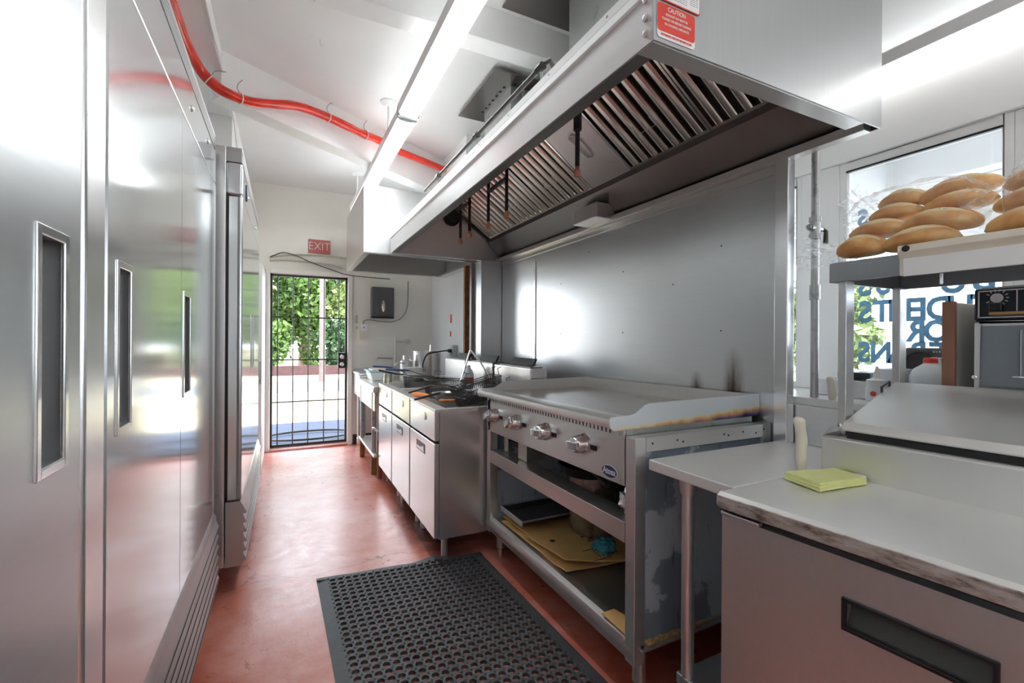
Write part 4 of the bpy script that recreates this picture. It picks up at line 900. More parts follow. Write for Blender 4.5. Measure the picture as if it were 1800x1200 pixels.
rolls = [(1.60, .79, SH+.036, .125, .10, .068, 'bottom left roll in the middle bread bag'), (1.62, .655, SH+.036, .16, .10, .066, 'bottom right roll in the middle bread bag'),
         (1.66, .77, SH+.092, .15, .10, .055, 'second-row left roll in the middle bread bag'), (1.66, .625, SH+.085, .17, .105, .066, 'large second-row roll at the right of the middle bread bag'),
         (1.70, .745, SH+.142, .13, .095, .052, 'third-row left roll in the middle bread bag'), (1.72, .735, SH+.185, .12, .09, .055, 'top left roll in the middle bread bag'),
         (1.70, .60, SH+.138, .15, .10, .055, 'third-row right roll in the middle bread bag'), (1.72, .605, SH+.180, .17, .10, .062, 'top right roll in the middle bread bag'),
         (1.76, .68, SH+.036, .16, .10, .066, 'roll low down at the back of the middle bread bag')]
for i, (x, y, z, ln, w_, h, lb) in enumerate(rolls): roll((x, y, z), ln, w_, h, R(90+(-8, 6, 4, -5, 8, -6, 5, -3, 2)[i]), lb, 'rolls in the middle bread bag', R((0, 2, 0, -6, 0, 0, 3, 4, 0)[i]))
rolls2 = [(1.62, .43, SH+.038, .16, .105, .07, 'bottom roll in the bread bag at the right edge'), (1.66, .43, SH+.10, .16, .10, .06, 'middle roll in the bread bag at the right edge'), (1.68, .42, SH+.155, .15, .10, .06, 'top roll in the bread bag at the right edge')]
for i, (x, y, z, ln, w_, h, lb) in enumerate(rolls2): roll((x, y, z), ln, w_, h, R(90+(5, -4, 6)[i]), lb, 'rolls in the right bread bag')
def bag(c, rad, tails, lb, seed):
    t = thing('bread_bag', lb, 'plastic bag', (c[0], c[1], SH), 0, 'clear bread bags on the overshelf')
    n, seg = 22, 36; v = []
    for i in range(n+1):
        th = PI*i/n
        for k in range(seg):
            a = 2*PI*k/seg; d = Vector((math.sin(th)*math.cos(a), math.sin(th)*math.sin(a), math.cos(th)))
            q = Vector([math.copysign(abs(x)**.62, x) for x in d]); cr_ = 1+.10*mnoise.noise(d*4+Vector((seed, 0, 0)))+.05*mnoise.noise(d*11+Vector((seed, 5, 0)))
            p = Vector(c)+Vector((q.x*rad[0], q.y*rad[1], q.z*rad[2]))*cr_; p.z = max(p.z, SH+.0015); v.append(p)
    fs = [(i*seg+k, (i+1)*seg+k, (i+1)*seg+(k+1) % seg, i*seg+(k+1) % seg) for i in range(n) for k in range(seg)]
    MB().add(v, fs).build('film', 'bag', t, ang=50)
    for (p0, p1, w0, w1) in tails:
        p0, p1 = Vector(p0), Vector(p1); dr = (p1-p0); sd_ = dr.cross(Vector((.35, .9, .1))).normalized(); nn_ = dr.cross(sd_).normalized()
        vs = []; m1, m2 = 12, 14
        for i in range(m1+1):
            u = i/m1; w_ = w0*(1-u)+w1*u
            for j in range(m2+1):
                s = -1+2*j/m2; vs.append(p0+dr*u+sd_*(s*w_)+nn_*(.014*math.sin(s*9+u*4+seed)*(.4+u)+.008*mnoise.noise(Vector((s*4, u*5, seed)))))
        MB().add(vs, [(i*(m2+1)+j, (i+1)*(m2+1)+j, (i+1)*(m2+1)+j+1, i*(m2+1)+j+1) for i in range(m1) for j in range(m2)]).build('bag_end', 'bagend', t, ang=60)
M['bagend'] = film('gathered_plastic', .42, 1.0, .2)
bag((1.69, .69, SH+.105), (.125, .165, .115), [((1.60, .84, SH+.03), (1.60, .985, SH+.055), .02, .062), ((1.70, .80, SH+.17), (1.66, .87, SH+.235), .025, .045)], 'clear plastic bag full of bread rolls in the middle of the overshelf', 1.0)
bag((1.68, .345, SH+.10), (.12, .145, .115), [((1.70, .50, SH+.18), (1.68, .56, SH+.10), .03, .05)], 'clear plastic bag of bread rolls cut off by the right edge', 7.0)

# ================================================================ small things on the counters
t = thing('cleaning_cloth', 'folded bright yellow microfibre cloth on the prep unit worktop', 'cloth', (1.42, .79, .89))
for k, (dz, s) in enumerate(((0.0, 1.0), (.008, .985), (.016, .97))):
    cs = [(1.325, .858), (1.295, .738), (1.495, .722), (1.515, .822)]
    cx_, cy_ = 1.40, .79
    cs = [(cx_+(x-cx_)*s, cy_+(y-cy_)*s) for x, y in cs]
    cardsheet(cs, .8925+dz*.9, .008, 14, .004, 20+k*.15).build('fold', 'yellow', t, .003, ang=60)
B(1.496, .735, .898, 1.516, .765, .912).build('tag', 'sticker', t, .001)
t = thing('knife', 'cream-handled knife standing upright between the corner counter and prep unit', 'knife', (1.475, .895, .89))
MB().tube(smooth_path([(1.470, .895, .893), (1.468, .895, .93), (1.470, .895, .99), (1.462, .895, 1.03), (1.458, .895, 1.052), (1.460, .895, 1.062)], 4), [.013, .014, .0155, .0165, .0165, .017, .0165, .0165, .0165, .016, .0155, .015, .0155, .016, .0165, .017, .0175, .016, .014, .011, .005][:21], 14).build('handle', 'cream', t)
B(1.460, .893, .8905, 1.482, .898, .893).build('bolster', 'steel', t)
t = thing('knife', 'second cream-handled knife on the sill behind the front post of the overshelf', 'knife', (1.905, 1.045, 1.075))
MB().tube(smooth_path([(1.905, 1.042, 1.0755), (1.905, 1.044, 1.10), (1.905, 1.048, 1.14), (1.905, 1.055, 1.165)], 4), [.011, .012, .013, .0135, .0135, .0135, .013, .013, .013, .013, .013, .011, .006], 12).build('handle', 'cream', t)
t = thing('squeeze_bottle', 'clear squeeze bottle with a white pointed cap behind the prep unit lid', 'bottle', (2.03, .952, 1.075))
MB().lathe([(0, 0), (.034, 0), (.036, .01), (.036, .045), (.030, .058), (0, .06)], (2.03, .952, 1.076), 20).build('body', 'tub', t)
MB().lathe([(.034, 0), (.034, .022), (.014, .028), (.010, .045), (.004, .075), (0, .075)], (2.03, .952, 1.134), 20).build('cap', 'whitegl', t)
MB().lathe([(0, 0), (.010, 0), (.010, .001), (0, .001)], (0, 0, 0), 14, Matrix.Translation((1.994, .947, 1.105)) @ Matrix.Rotation(R(-90), 4, 'Y')).build('sticker', 'stickr', t)
# objects on the deep window sill
t = thing('steel_ledge', 'low steel box running along the window sill under the black stereo', 'ledge', (2.15, .96, 1.075))
B(2.05, .75, 1.0755, 2.278, 1.19, 1.145).build('box', 'steel', t, .004)
t = thing('plastic_jug', 'translucent milk jug with a pink cap in front of the black stereo', 'jug', (2.12, .825, 1.145))
MB().lathe([(0, 0), (.055, 0), (.060, .006), (.060, .030), (.048, .056), (.024, .074), (.018, .080), (0, .08)], (2.12, .825, 1.146), 20).build('body', 'tub', t)
MB().lathe([(0, 0), (.021, 0), (.021, .014), (.018, .018), (0, .018)], (2.12, .825, 1.226), 18).build('cap', 'stickr', t)
t = thing('boom_box', 'black portable stereo with a round speaker on the steel ledge', 'stereo', (2.22, .85, 1.145))
B(2.19, .755, 1.146, 2.265, .945, 1.280).build('body', 'grey', t, .015)
MB().lathe([(0, .004), (.016, .002), (.046, -.006), (.058, .004), (.062, .006), (.062, 0), (0, 0)][::-1], (0, 0, 0), 28, Matrix.Translation((2.188, .885, 1.215)) @ Matrix.Scale(.8, 4) @ Matrix.Rotation(R(-90), 4, 'Y')).build('speaker', 'blackm', t)
for k in range(9): B(2.182, .765+k*.009, 1.262, 2.19, .770+k*.009, 1.270).build('button', 'steel', t)
t = thing('note_paper', 'white handwritten note leaning on the black stereo', 'note', (2.17, .83, 1.19))
B(2.180, .795, 1.165, 2.182, .850, 1.245).build('paper', 'sticker', t)
text_mb('Get Tax', .020, frame((2.1785, .823, 1.232), (0, -1, 0), (0, 0, 1)), .0003, 0, .9).build('handwriting', 'ink', t)
t = thing('plastic_tray', 'white plastic tub on the sill beside the black stereo', 'tub', (2.12, .94, 1.145))
MB().prism([(.905, 1.146), (.975, 1.146), (.982, 1.185), (.985, 1.198), (.896, 1.198), (.899, 1.185)], 'x', 2.08, 2.17).build('tub', 'tub', t, .004)
solo(warp(B(2.08, 1.00, 1.150, 2.22, 1.12, 1.180), .012, 18), 'black_tray', 'black', 'crumpled black plastic on the sill left of the white tub', 'tray', (2.15, 1.06, 1.146), bevel=.004)
# appliance cabinet side and drink mixer
t = thing('appliance_panel', 'cream upright panel with a brown front edge beside the drink mixer', 'panel', (2.1, .72, 1.075))
B(2.01, .715, 1.076, 2.26, .735, 1.435).build('board', 'cream', t, .002)
B(1.995, .712, 1.076, 2.01, .747, 1.438).build('edge_strip', 'brown', t, .002)
B(2.20, .700, 1.076, 2.235, .715, 1.435).build('angle_bracket', 'alu', t, .001)
for z in (1.12, 1.21, 1.30, 1.40): MB().lathe([(0, 0), (.005, 0), (.005, .002), (0, .002)], (0, 0, 0), 8, Matrix.Translation((2.218, .700, z)) @ Matrix.Rotation(R(90), 4, 'X')).build('screw', 'black', t)
MX = 2.0; MY1 = .668
t = thing('drink_mixer', 'black-topped milkshake mixer with a clear door at the right edge', 'mixer', (2.1, .5, 1.075))
B(MX, .28, 1.076, 2.26, MY1, 1.478).build('cabinet', 'blackm', t, .018)
hd_ = B(MX-.012, .285, 1.372, MX, MY1-.004, 1.472).build('control_panel', 'navyblack', t, .010)
bdr = MB()
for (a, b_, c_, d_) in ((.30, 1.379, .306, 1.465), (MY1-.018, 1.379, MY1-.0145, 1.465), (.30, 1.379, MY1-.015, 1.3825), (.30, 1.4615, MY1-.015, 1.465)): bdr.box(MX-.0135, a, b_, MX-.0125, c_, d_)
bdr.box(MX-.0135, .565, 1.398, MX-.0125, .5675, 1.462)
bdr.build('panel_border', 'letterw', hd_)
dl = MB()
for k in range(13):
    a = R(-60+k*25); dl.box(-.0012, .020, 0, .0012, .027, .001, frame((MX-.013, .610, 1.44), (0, -1, 0), (0, 0, 1)) @ Matrix.Rotation(-a, 4, 'Z'))
dl.build('dial_ticks', 'letterw', hd_)
MB().lathe([(.012, 0), (.015, 0), (.015, .001), (.012, .001), (.012, 0)], (0, 0, 0), 20, frame((MX-.013, .610, 1.44), (0, -1, 0), (0, 0, 1))).build('dial_ring', 'letterw', hd_)
B(MX-.028, .595, 1.398, MX-.012, .625, 1.425).build('dial_knob', 'black', hd_, .004)
tm = text_mb("Mix'n CHILL", .030, frame((MX-.0135, .548, 1.418), (0, -1, 0), (0, 0, 1)), .0004, .0006, .85, 1, 'LEFT'); tm.build('lettering', 'letterw', hd_)
B(MX-.0135, .40, 1.440, MX-.0125, .52, 1.448).build('upper_label', 'letterw', hd_)
B(MX-.0136, .31, 1.388, MX-.0126, .628, 1.3965).build('caution_strip', 'card', hd_)
B(MX-.0137, .31, 1.3815, MX-.0127, .62, 1.3865).build('small_print_strip', 'grey', hd_)
dm = MB()
for (a, b_, c_, d_) in ((.29, 1.08, .302, 1.365), (MY1-.018, 1.08, MY1-.006, 1.365), (.302, 1.353, MY1-.018, 1.365), (.302, 1.08, MY1-.018, 1.092)): dm.box(MX-.016, a, b_, MX-.004, c_, d_)
dr_ = dm.build('door_frame', 'whitegl', t, .004)
B(MX-.010, .302, 1.092, MX-.007, MY1-.018, 1.353).build('door_window', 'acry', dr_)
B(MX-.003, .30, 1.088, MX-.0005, MY1-.014, 1.36).build('liner', 'whitegl', t)
MB().tube([(MX-.004, .56, 1.34), (MX-.004, .56, 1.20)], .004, 8).build('spindle', 'alu', t)
MB().lathe([(0, 0), (.018, 0), (.018, .004), (0, .006)], (MX-.004, .56, 1.196), 16).build('agitator', 'alu', t)
MB().lathe([(0, 0), (.007, 0), (.007, .006), (0, .008)], (0, 0, 0), 14, Matrix.Translation((MX-.016, MY1-.010, 1.19)) @ Matrix.Rotation(R(-90), 4, 'Y')).build('door_knob', 'chrome', dr_)
# gas pipe with valve
t = thing('gas_pipe', 'grey galvanised gas pipe with a lever valve in front of the window', 'pipe', (1.86, 1.085, 1.045))
px, py = 1.92, 1.119
MB().tube([(px, py, 1.076), (px, py, 1.51)], .0145, 14).build('lower_pipe', 'pipe', t)
MB().tube([(px, py, 1.47), (px, py, 1.53)], .019, 14).build('coupling', 'pipe', t)
MB().tube([(px, py, 1.53), (px, py, 1.72)], .0145, 14).build('middle_pipe', 'pipe', t)
v_ = MB(); v_.tube([(px, py, 1.715), (px, py, 1.735)], .023, 8); v_.tube([(px, py, 1.735), (px, py, 1.785)], .0185, 12); v_.tube([(px, py, 1.785), (px, py, 1.805)], .023, 8); v_.tube([(px-.035, py, 1.76), (px+.035, py, 1.76)], .014, 10); v_.tube([(px-.045, py, 1.76), (px-.034, py, 1.76)], .010, 8)
vo_ = v_.build('valve_body', 'valve' if 'valve' in M else 'pipe', t)
MB().tube([(px+.035, py-.003, 1.765), (px+.055, py-.01, 1.75), (px+.05, py-.012, 1.70)], [.006, .008, .010], 8).build('lever', 'blackm', vo_)
MB().tube([(px, py, 1.805), (px, py, 2.10)], .0150, 14).build('upper_pipe', 'pipe', t)
# painted lettering on the window
M['bal'] = paint('blue_window_paint', (.20, .48, .80), .5, .35, 12)
M['baldark'] = paint('navy_window_outline', (.01, .03, .08), .5)
def wtext(rows, label, group):
    t = thing('window_lettering', label, 'lettering', (2.30, rows[0][1], rows[0][2]), 0, group)
    a = MB(); c = MB()
    for ch, y, z, s in rows:
        q = text_mb(ch, s, frame((2.3035, y, z), (0, 1, 0), (0, 0, 1)), .0006, .0030, .86); a.add(q.v, q.f)
        q = text_mb(ch, s, frame((2.3055, y, z), (0, 1, 0), (0, 0, 1)), .0004, .0042, .86); c.add(q.v, q.f)
    a.build('blue_fill', 'bal', t); c.build('dark_outline', 'baldark', t)
def row(s, yend, z, size, pitch): return [(ch, yend-pitch*(len(s)-1-i), z, size) for i, ch in enumerate(s)]
wtext(row('SS', 1.13, 1.55, .135, .07), 'left pair of mirrored blue letters cut off by the overshelf', None)
wtext(row('BU', .83, 1.535, .135, .09), 'right pair of mirrored blue letters cut off by the overshelf', None)
wtext(row('STUDENTS', 1.128, 1.43, .128, .064), 'mirrored blue word STUDENTS painted on the window', None)
wtext(row('FOR', .943, 1.342, .118, .064), 'mirrored blue word FOR painted on the window', None)
wtext(row('VETERANS', 1.132, 1.252, .122, .064), 'mirrored blue word VETERANS painted on the window', None)
wtext(row('LS', 1.14, 1.85, .10, .06), 'small mirrored blue letters on the window above the bread', None)

# ================================================================ fryers
def fryer(y0, y1, label, mt):
    xf, xb = .785, 1.33; zt = .895
    t = thing('deep_fryer', label, 'deep fryer', (1.05, (y0+y1)/2, 0), 0, 'floor fryers in a row')
    body = MB(); body.box(xf+.03, y0, .13, 1.545, y0+.006, zt-.01); body.box(xf+.03, y1-.006, .13, 1.545, y1, zt-.01); body.box(xf+.03, y0+.006, .13, 1.545, y1-.006, .136); body.box(1.539, y0+.006, .136, 1.545, y1-.006, zt)
    body.build('cabinet', 'steel_fry', t, .002)
    B(xf, y0+.004, .705, xf+.03, y1-.004, zt-.012).build('upper_panel', mt, t, .006)
    d_ = B(xf, y0+.004, .135, xf+.03, y1-.004, .690).build('door', 'steel_fry2' if 'steel_fry2' in M else 'steel_fry', t, .006)
    yc = y0+.21; yh = y0+.31
    r0 = B(xf-.0015, yh-.10, .588, xf+.001, yh+.10, .648).build('handle_recess', 'black', d_)
    MB().prism([(yh-.085, .596), (yh+.085, .596), (yh+.085, .612), (yh+.01, .612), (yh-.07, .632)], 'x', xf-.004, xf-.0016).build('handle_pull', 'alu', r0)
    MB().lathe([(.0, 0), (.024, 0), (.024, .004), (.019, .005), (0, .005)], (0, 0, 0), 20, Matrix.Translation((xf, yc, .825)) @ Matrix.Rotation(R(-90), 4, 'Y')).build('round_badge', 'alu', t)
    # top rim and vat
    rim = MB(); rim.prism([(xf-.004, zt-.012), (xf, zt), (xf+.075, zt-.002), (xf+.075, zt-.012)], 'y', y0, y1); rim.box(xf+.075, y0, zt-.012, xb, y0+.03, zt); rim.box(xf+.075, y1-.03, zt-.012, xb, y1, zt); rim.box(xb-.02, y0+.03, zt-.012, 1.42, y1-.03, zt); rim.box(xb, y0, zt-.012, 1.42, y0+.03, zt); rim.box(xb, y1-.03, zt-.012, 1.42, y1, zt)
    rim.build('top_rim', 'steel_h', t, .002)
    vt = MB(); a, b_, c_, e_ = xf+.075, xb-.02, y0+.03, y1-.03
    vt.add([(a, c_, zt-.004), (b_, c_, zt-.004), (b_, e_, zt-.004), (a, e_, zt-.004), (a+.10, c_+.02, .62), (b_, c_+.02, .62), (b_, e_-.02, .62), (a+.10, e_-.02, .62)], [(0, 1, 5, 4), (1, 2, 6, 5), (2, 3, 7, 6), (3, 0, 4, 7), (4, 5, 6, 7)])
    vt.build('vat', 'steel_h', t)
    B(a+.07, c_+.015, .70, b_-.005, e_-.015, .702).build('oil_surface', 'oil', t)
    fl = B(1.42, y0+.01, zt-.01, 1.545, y1-.01, 1.118).build('flue_box', 'steel_fry', t, .006)
    B(1.445, y0+.06, 1.1185, 1.54, y1-.06, 1.124).build('flue_deck', 'steel_dark', fl)
    cv = MB(); cv.prism([(1.49, 1.124), (1.51, 1.124), (1.535, 1.172), (1.52, 1.176)], 'y', y0+.12, y1-.14); cv.build('flue_guard', 'dirt', fl, .004)
    for yy in (y0+.06, y1-.06):
        for xx in (xf+.08, 1.48):
            MB().tube([(xx, yy, .13), (xx, yy, 0)], .020, 14).build('leg', 'steel', t)
    return t
M['oil'] = paint('fryer_oil', (.10, .05, .015), .08, .3, 3)
fr1 = fryer(2.585, 3.175, 'nearest of the three steel deep fryers, next to the griddle', 'steel_fry')
fr2 = fryer(3.19, 3.775, 'middle one of the three steel deep fryers, its upper panel grease stained', 'steel_stain')
fr3 = fryer(3.79, 4.36, 'farthest of the three steel deep fryers, next to the far table', 'steel_stain')
def basket(loc, ry, rz, label, grip='blue', ln=.30, w_=.14, h=.14, hl=.30, rx=0):
    t = thing('fry_basket', label, 'fry basket', loc, 0, 'wire fry baskets on the fryers')
    T = Matrix.Translation(loc) @ Matrix.Rotation(rz, 4, 'Z') @ Matrix.Rotation(ry, 4, 'Y') @ Matrix.Rotation(rx, 4, 'X')
    # body: wire mesh walls, origin at top front middle, +x towards the back
    nx, ny, nz = 22, 10, 10; wb = MB(); tp = .88
    def P(u, v, z): s = tp+(1-tp)*z; return Vector((ln*(.5+(u-.5)*s), w_*(v-.5)*s, -h*(1-z)))
    def wire(a, b_): 
        wb.tube([a, b_], .0021, 3, False, T)
    for i in range(nx+1):
        u = i/nx; wire(P(u, 0, 0), P(u, 1, 0)); wire(P(u, 0, 0), P(u, 0, 1)); wire(P(u, 1, 0), P(u, 1, 1))
    for j in range(ny+1):
        v = j/ny; wire(P(0, v, 0), P(1, v, 0)); wire(P(0, v, 0), P(0, v, 1)); wire(P(1, v, 0), P(1, v, 1))
    for k in range(nz+1):
        z = k/nz; q = [P(0, 0, z), P(1, 0, z), P(1, 1, z), P(0, 1, z), P(0, 0, z)]
        for a, b_ in zip(q, q[1:]): wire(a, b_)
    wb.build('wire_mesh', 'galvd', t)
    q = [P(0, 0, 1), P(1, 0, 1), P(1, 1, 1), P(0, 1, 1), P(0, 0, 1)]; MB().tube(q, .0035, 8, True, T).build('rim', 'galvd', t)
    hk = MB(); hk.tube([P(1, .2, 1), P(1, .2, 1)+Vector((0, 0, .05)), P(1, .2, 1)+Vector((.03, 0, .05))], .003, 6, True, T); hk.tube([P(1, .8, 1), P(1, .8, 1)+Vector((0, 0, .05)), P(1, .8, 1)+Vector((.03, 0, .05))], .003, 6, True, T); hk.build('hang_hook', 'galvd', t)
    hh = MB()
    for v in (.33, .67): hh.tube([P(.0, v, .0), P(.0, v, 1), Vector((-.02, w_*(v-.5), .03)), Vector((-.10, w_*(v-.5)*.6, .055)), Vector((-hl*.45, 0.006*(1 if v > .5 else -1), .065))], .0035, 6, True, T)
    ho = hh.build('handle_wire', 'galvd', t)
    MB().tube([(-hl*.42, 0, .065), (-hl*.6, 0, .067), (-hl, 0, .070)], [.006, .008, .007], 8, True, T).build('grip', grip, ho)
    return t
M['galvd'] = steel('greasy_wire', .16, .4, (30, 30, 30), dirt=.3, dirtc=(.06, .04, .03), dscale=30)
basket((.99, 2.73, .935), R(-11), R(10), 'nearest fry basket, dipping into the first fryer vat', 'black', .34, .15, .15)
basket((1.03, 2.98, .965), R(-15), R(2), 'second fry basket, tilted up behind the nearest one', 'blackm', .34, .15, .13)
basket((.96, 3.40, 1.0), R(2), R(-3), 'fry basket with a dark blue grip standing over the middle fryer', 'blue', .30, .17, .11)
basket((.95, 3.98, .985), R(4), R(8), 'fry basket with a dark blue grip over the farthest fryer', 'blue', .28, .15, .11)
t = thing('spatula', 'orange-handled scraper lying across the fryer rims', 'scraper', (.86, 3.1, .91))
MB().tube([(.83, 3.26, .912), (.86, 3.12, .915), (.885, 3.02, .915)], [.014, .017, .013], 10).build('handle', 'orange', t)
MB().tube([(.885, 3.02, .914), (.90, 2.96, .918), (.905, 2.90, .912)], .010, 8).build('ferrule', 'blackm', t)
MB().prism([(.90, 2.90), (.93, 2.90), (1.02, 2.86), (.98, 2.83), (.91, 2.86)], 'z', .905, .910).build('blade', 'orange', t)
t = thing('steel_tongs', 'pair of tall steel tongs standing in the fryer flue corner', 'tongs', (1.28, 3.2, .95))
MB().tube([(1.20, 3.34, .93), (1.24, 3.30, 1.10), (1.265, 3.27, 1.22)], .006, 6).build('arm', 'chrome', t)
MB().tube([(1.37, 3.10, 1.0), (1.31, 3.18, 1.14), (1.268, 3.265, 1.222)], .006, 6).build('arm', 'chrome', t)
t = thing('white_bottle', 'small white bottle with a dark red label standing behind the fry baskets', 'bottle', (1.33, 3.47, .9))
MB().lathe([(0, 0), (.04, 0), (.042, .01), (.042, .12), (.03, .15), (.016, .17), (.016, .19), (0, .19)], (1.33, 3.47, .905), 20).build('body', 'tub', t)
MB().lathe([(.0425, 0), (.0425, .05)], (1.33, 3.47, .95), 20).build('label_band', 'exit', t)
t = thing('metal_dish', 'dented foil dish perched on the rim between two fryers', 'dish', (1.0, 3.3, .9))
MB().lathe([(0, 0), (.06, 0), (.085, .02), (.09, .022), (.084, .026), (.058, .004), (0, .004)], (1.03, 3.18, .897), 20).build('dish', 'foil', t)

# ================================================================ far table and sink
t = thing('far_work_table', 'narrow stainless work table between the fryers and the sink', 'table', (1.1, 4.9, 0))
MB().prism([(.745, .80), (.74, .815), (.745, .85), (.76, .858), (1.70, .858), (1.70, .80)], 'y', 4.40, 5.40).build('table_top', 'steel_stain', t, .002)
for (x, y, m2) in ((.775, 4.56, 'pipe'), (.775, 5.30, 'pipe'), (1.6, 4.56, 'pipe'), (1.6, 5.30, 'pipe')):
    MB().tube([(x, y, .80), (x, y, .20)], .022, 12).build('leg', m2, t)
    B(x-.025, y-.025, 0, x+.025, y+.025, .19).build('leg_block', 'wood', t, .003)
B(.75, 4.42, .19, 1.68, 5.38, .215).build('undershelf', 'steel_h', t, .003)
B(.76, 4.44, .62, .775, 5.38, .80).build('apron', 'steel_stain', t, .002)
t = thing('floor_gas_pipe', 'rusty gas pipe with a tee fitting in front of the far fryer', 'pipe', (.80, 4.42, 0))
MB().tube([(.80, 4.40, .0), (.80, 4.40, .36)], .022, 12).build('riser', 'wood', t)
MB().tube([(.80, 4.40, .36), (.80, 4.40, .44)], .030, 12).build('tee_fitting', 'pipe', t)
MB().tube([(.80, 4.40, .42), (.76, 4.44, .46), (.755, 4.47, .46)], .014, 10).build('stub', 'pipe', t)
t = thing('hand_sink', 'stainless sink with a deep apron against the far wall', 'sink', (1.2, 5.7, 0))
s_ = MB(); s_.box(.765, 5.44, .64, .775, 5.94, .89); s_.box(.775, 5.44, .64, 1.72, 5.45, .89); s_.box(.775, 5.93, .64, 1.72, 5.94, .93); s_.box(.775, 5.45, .64, 1.72, 5.93, .65); s_.box(1.15, 5.45, .65, 1.17, 5.93, .89)
s_.build('basins', 'steel', t, .003)
rm = MB(); rm.tube([(.765, 5.44, .90), (.765, 5.94, .90)], .014, 10); rm.tube([(.765, 5.44, .90), (1.72, 5.44, .90)], .014, 10); rm.tube([(.765, 5.94, .94), (1.72, 5.94, .94)], .010, 10); rm.build('rolled_rim', 'steel_h', t)
for (x, y) in ((.82, 5.88), (1.66, 5.88), (.82, 5.50), (1.66, 5.50)):
    MB().tube([(x, y, .64), (x, y, .10)], .022, 12).build('leg', 'steel_warm', t)
    MB().lathe([(0, 0), (.018, 0), (.024, .03), (.026, .08), (.022, .10), (0, .10)], (x, y, 0), 14).build('foot', 'chrome', t)
t = thing('wall_faucet', 'pipe-like faucet rising from the sink against the far wall', 'faucet', (1.25, 5.93, .94))
MB().tube([(1.26, 5.90, .95), (1.26, 5.90, 1.33)], .014, 10).build('riser', 'steel_warm', t)
MB().tube([(1.26, 5.90, 1.27), (1.44, 5.94, 1.27)], .009, 8).build('brace', 'steel_warm', t)
MB().lathe([(0, 0), (.035, 0), (.035, .006), (0, .008)], (0, 0, 0), 16, Matrix.Translation((1.44, YF-.02, 1.27)) @ Matrix.Rotation(R(90), 4, 'X')).build('wall_flange', 'steel_warm', t)
MB().tube([(1.02, 5.86, .97), (1.02, 5.86, 1.05), (1.04, 5.86, 1.07), (1.22, 5.86, 1.06)], .010, 8).build('spout', 'chrome', t)
t = thing('stock_pot', 'tall dented steel pot with a ladle on the far table', 'pot', (1.48, 5.2, .86))
MB().lathe([(0, 0), (.15, 0), (.158, .01), (.16, .30), (.166, .302), (.166, .31), (.156, .31), (.152, .012), (0, .008)], (1.47, 5.18, .86), 32).build('body', 'steel_fry', t)
MB().tube([(1.50, 5.18, 1.0), (1.53, 5.22, 1.24)], .010, 8).build('ladle_handle', 'chrome', t)
t = thing('small_pot', 'small steel can in front of the tall pot', 'pot', (1.28, 5.2, .86))
MB().lathe([(0, 0), (.065, 0), (.068, .01), (.068, .20), (.040, .22), (.040, .26), (.042, .262), (0, .262)], (1.225, 5.14, .86), 24).build('body', 'alu', t)
MB().tube([(1.22, 5.1, 1.03), (1.10, 5.0, 1.05), (1.05, 4.97, 1.03)], .009, 8).build('handle', 'chrome', t)
t = thing('food_tub', 'clear food tub with a pale blue lid on the far table', 'tub', (.92, 5.2, .86))
MB().prism([(.84, .859), (1.05, .859), (1.08, .95), (.81, .95)], 'y', 5.02, 5.34).build('body', 'tub', t, .012)
B(.80, 5.01, .95, 1.09, 5.35, .965).build('lid', 'bluelid', t, .006)
B(.84, 5.06, .965, 1.02, 5.30, .978).build('lid_panel', 'cream', t, .006)
t = thing('napkin_box', 'low white box on the far table in front of the pots', 'box', (1.2, 4.9, .86))
B(1.12, 4.86, .859, 1.34, 5.0, 1.0).build('box', 'sticker', t, .006)
t = thing('wall_outlet', 'grey metal outlet with a black plug beside the tall pot', 'outlet', (1.75, 5.0, 1.18))
B(1.70, 4.95, 1.12, 1.76, 5.05, 1.24).build('box', 'galv', t, .004)
B(1.665, 4.975, 1.155, 1.70, 5.02, 1.195).build('plug', 'black', t, .006)
MB().tube(smooth_path([(1.665, 5.0, 1.175), (1.58, 4.98, 1.17), (1.42, 4.95, 1.14), (1.36, 4.93, 1.05), (1.35, 4.92, .92)]), .008, 8).build('cord', 'black', t)
B(1.70, 4.985, .86, 1.725, 5.01, 1.12).build('conduit', 'alu', t, .002)
t = thing('saucepan', 'steel saucepan with a long dark handle on the far table', 'pan', (1.1, 4.65, .86))
MB().lathe([(0, 0), (.09, 0), (.10, .02), (.10, .09), (.105, .092), (.105, .097), (.095, .095), (.09, .008), (0, .006)], (1.22, 4.72, .86), 24).build('bowl', 'steel', t)
MB().tube([(1.13, 4.70, .935), (.98, 4.62, .96), (.82, 4.56, 1.0)], [.006, .008, .010], 8).build('handle', 'blackm', t)
t = thing('baking_tray', 'stack of shallow dark trays on the far table', 'tray', (1.35, 4.55, .86))
for k in range(3): B(1.10+.03*k, 4.42+.01*k, .875+.022*k, 1.58, 4.56+.02*k, .885+.022*k).build('tray', 'steel_dark' if k % 2 else 'alu', t, .003)
t = thing('metal_mug', 'steel mug near the front edge of the far table', 'mug', (.90, 4.62, .86))
MB().lathe([(0, 0), (.04, 0), (.042, .004), (.042, .10), (.038, .10), (.037, .008), (0, .006)], (.92, 4.62, .859), 20).build('cup', 'steel_stain', t)
MB().tube(arc((.875, 4.62, .91), .024, PI/2, 1.5*PI, 8), .005, 6).build('handle', 'steel_stain', t)

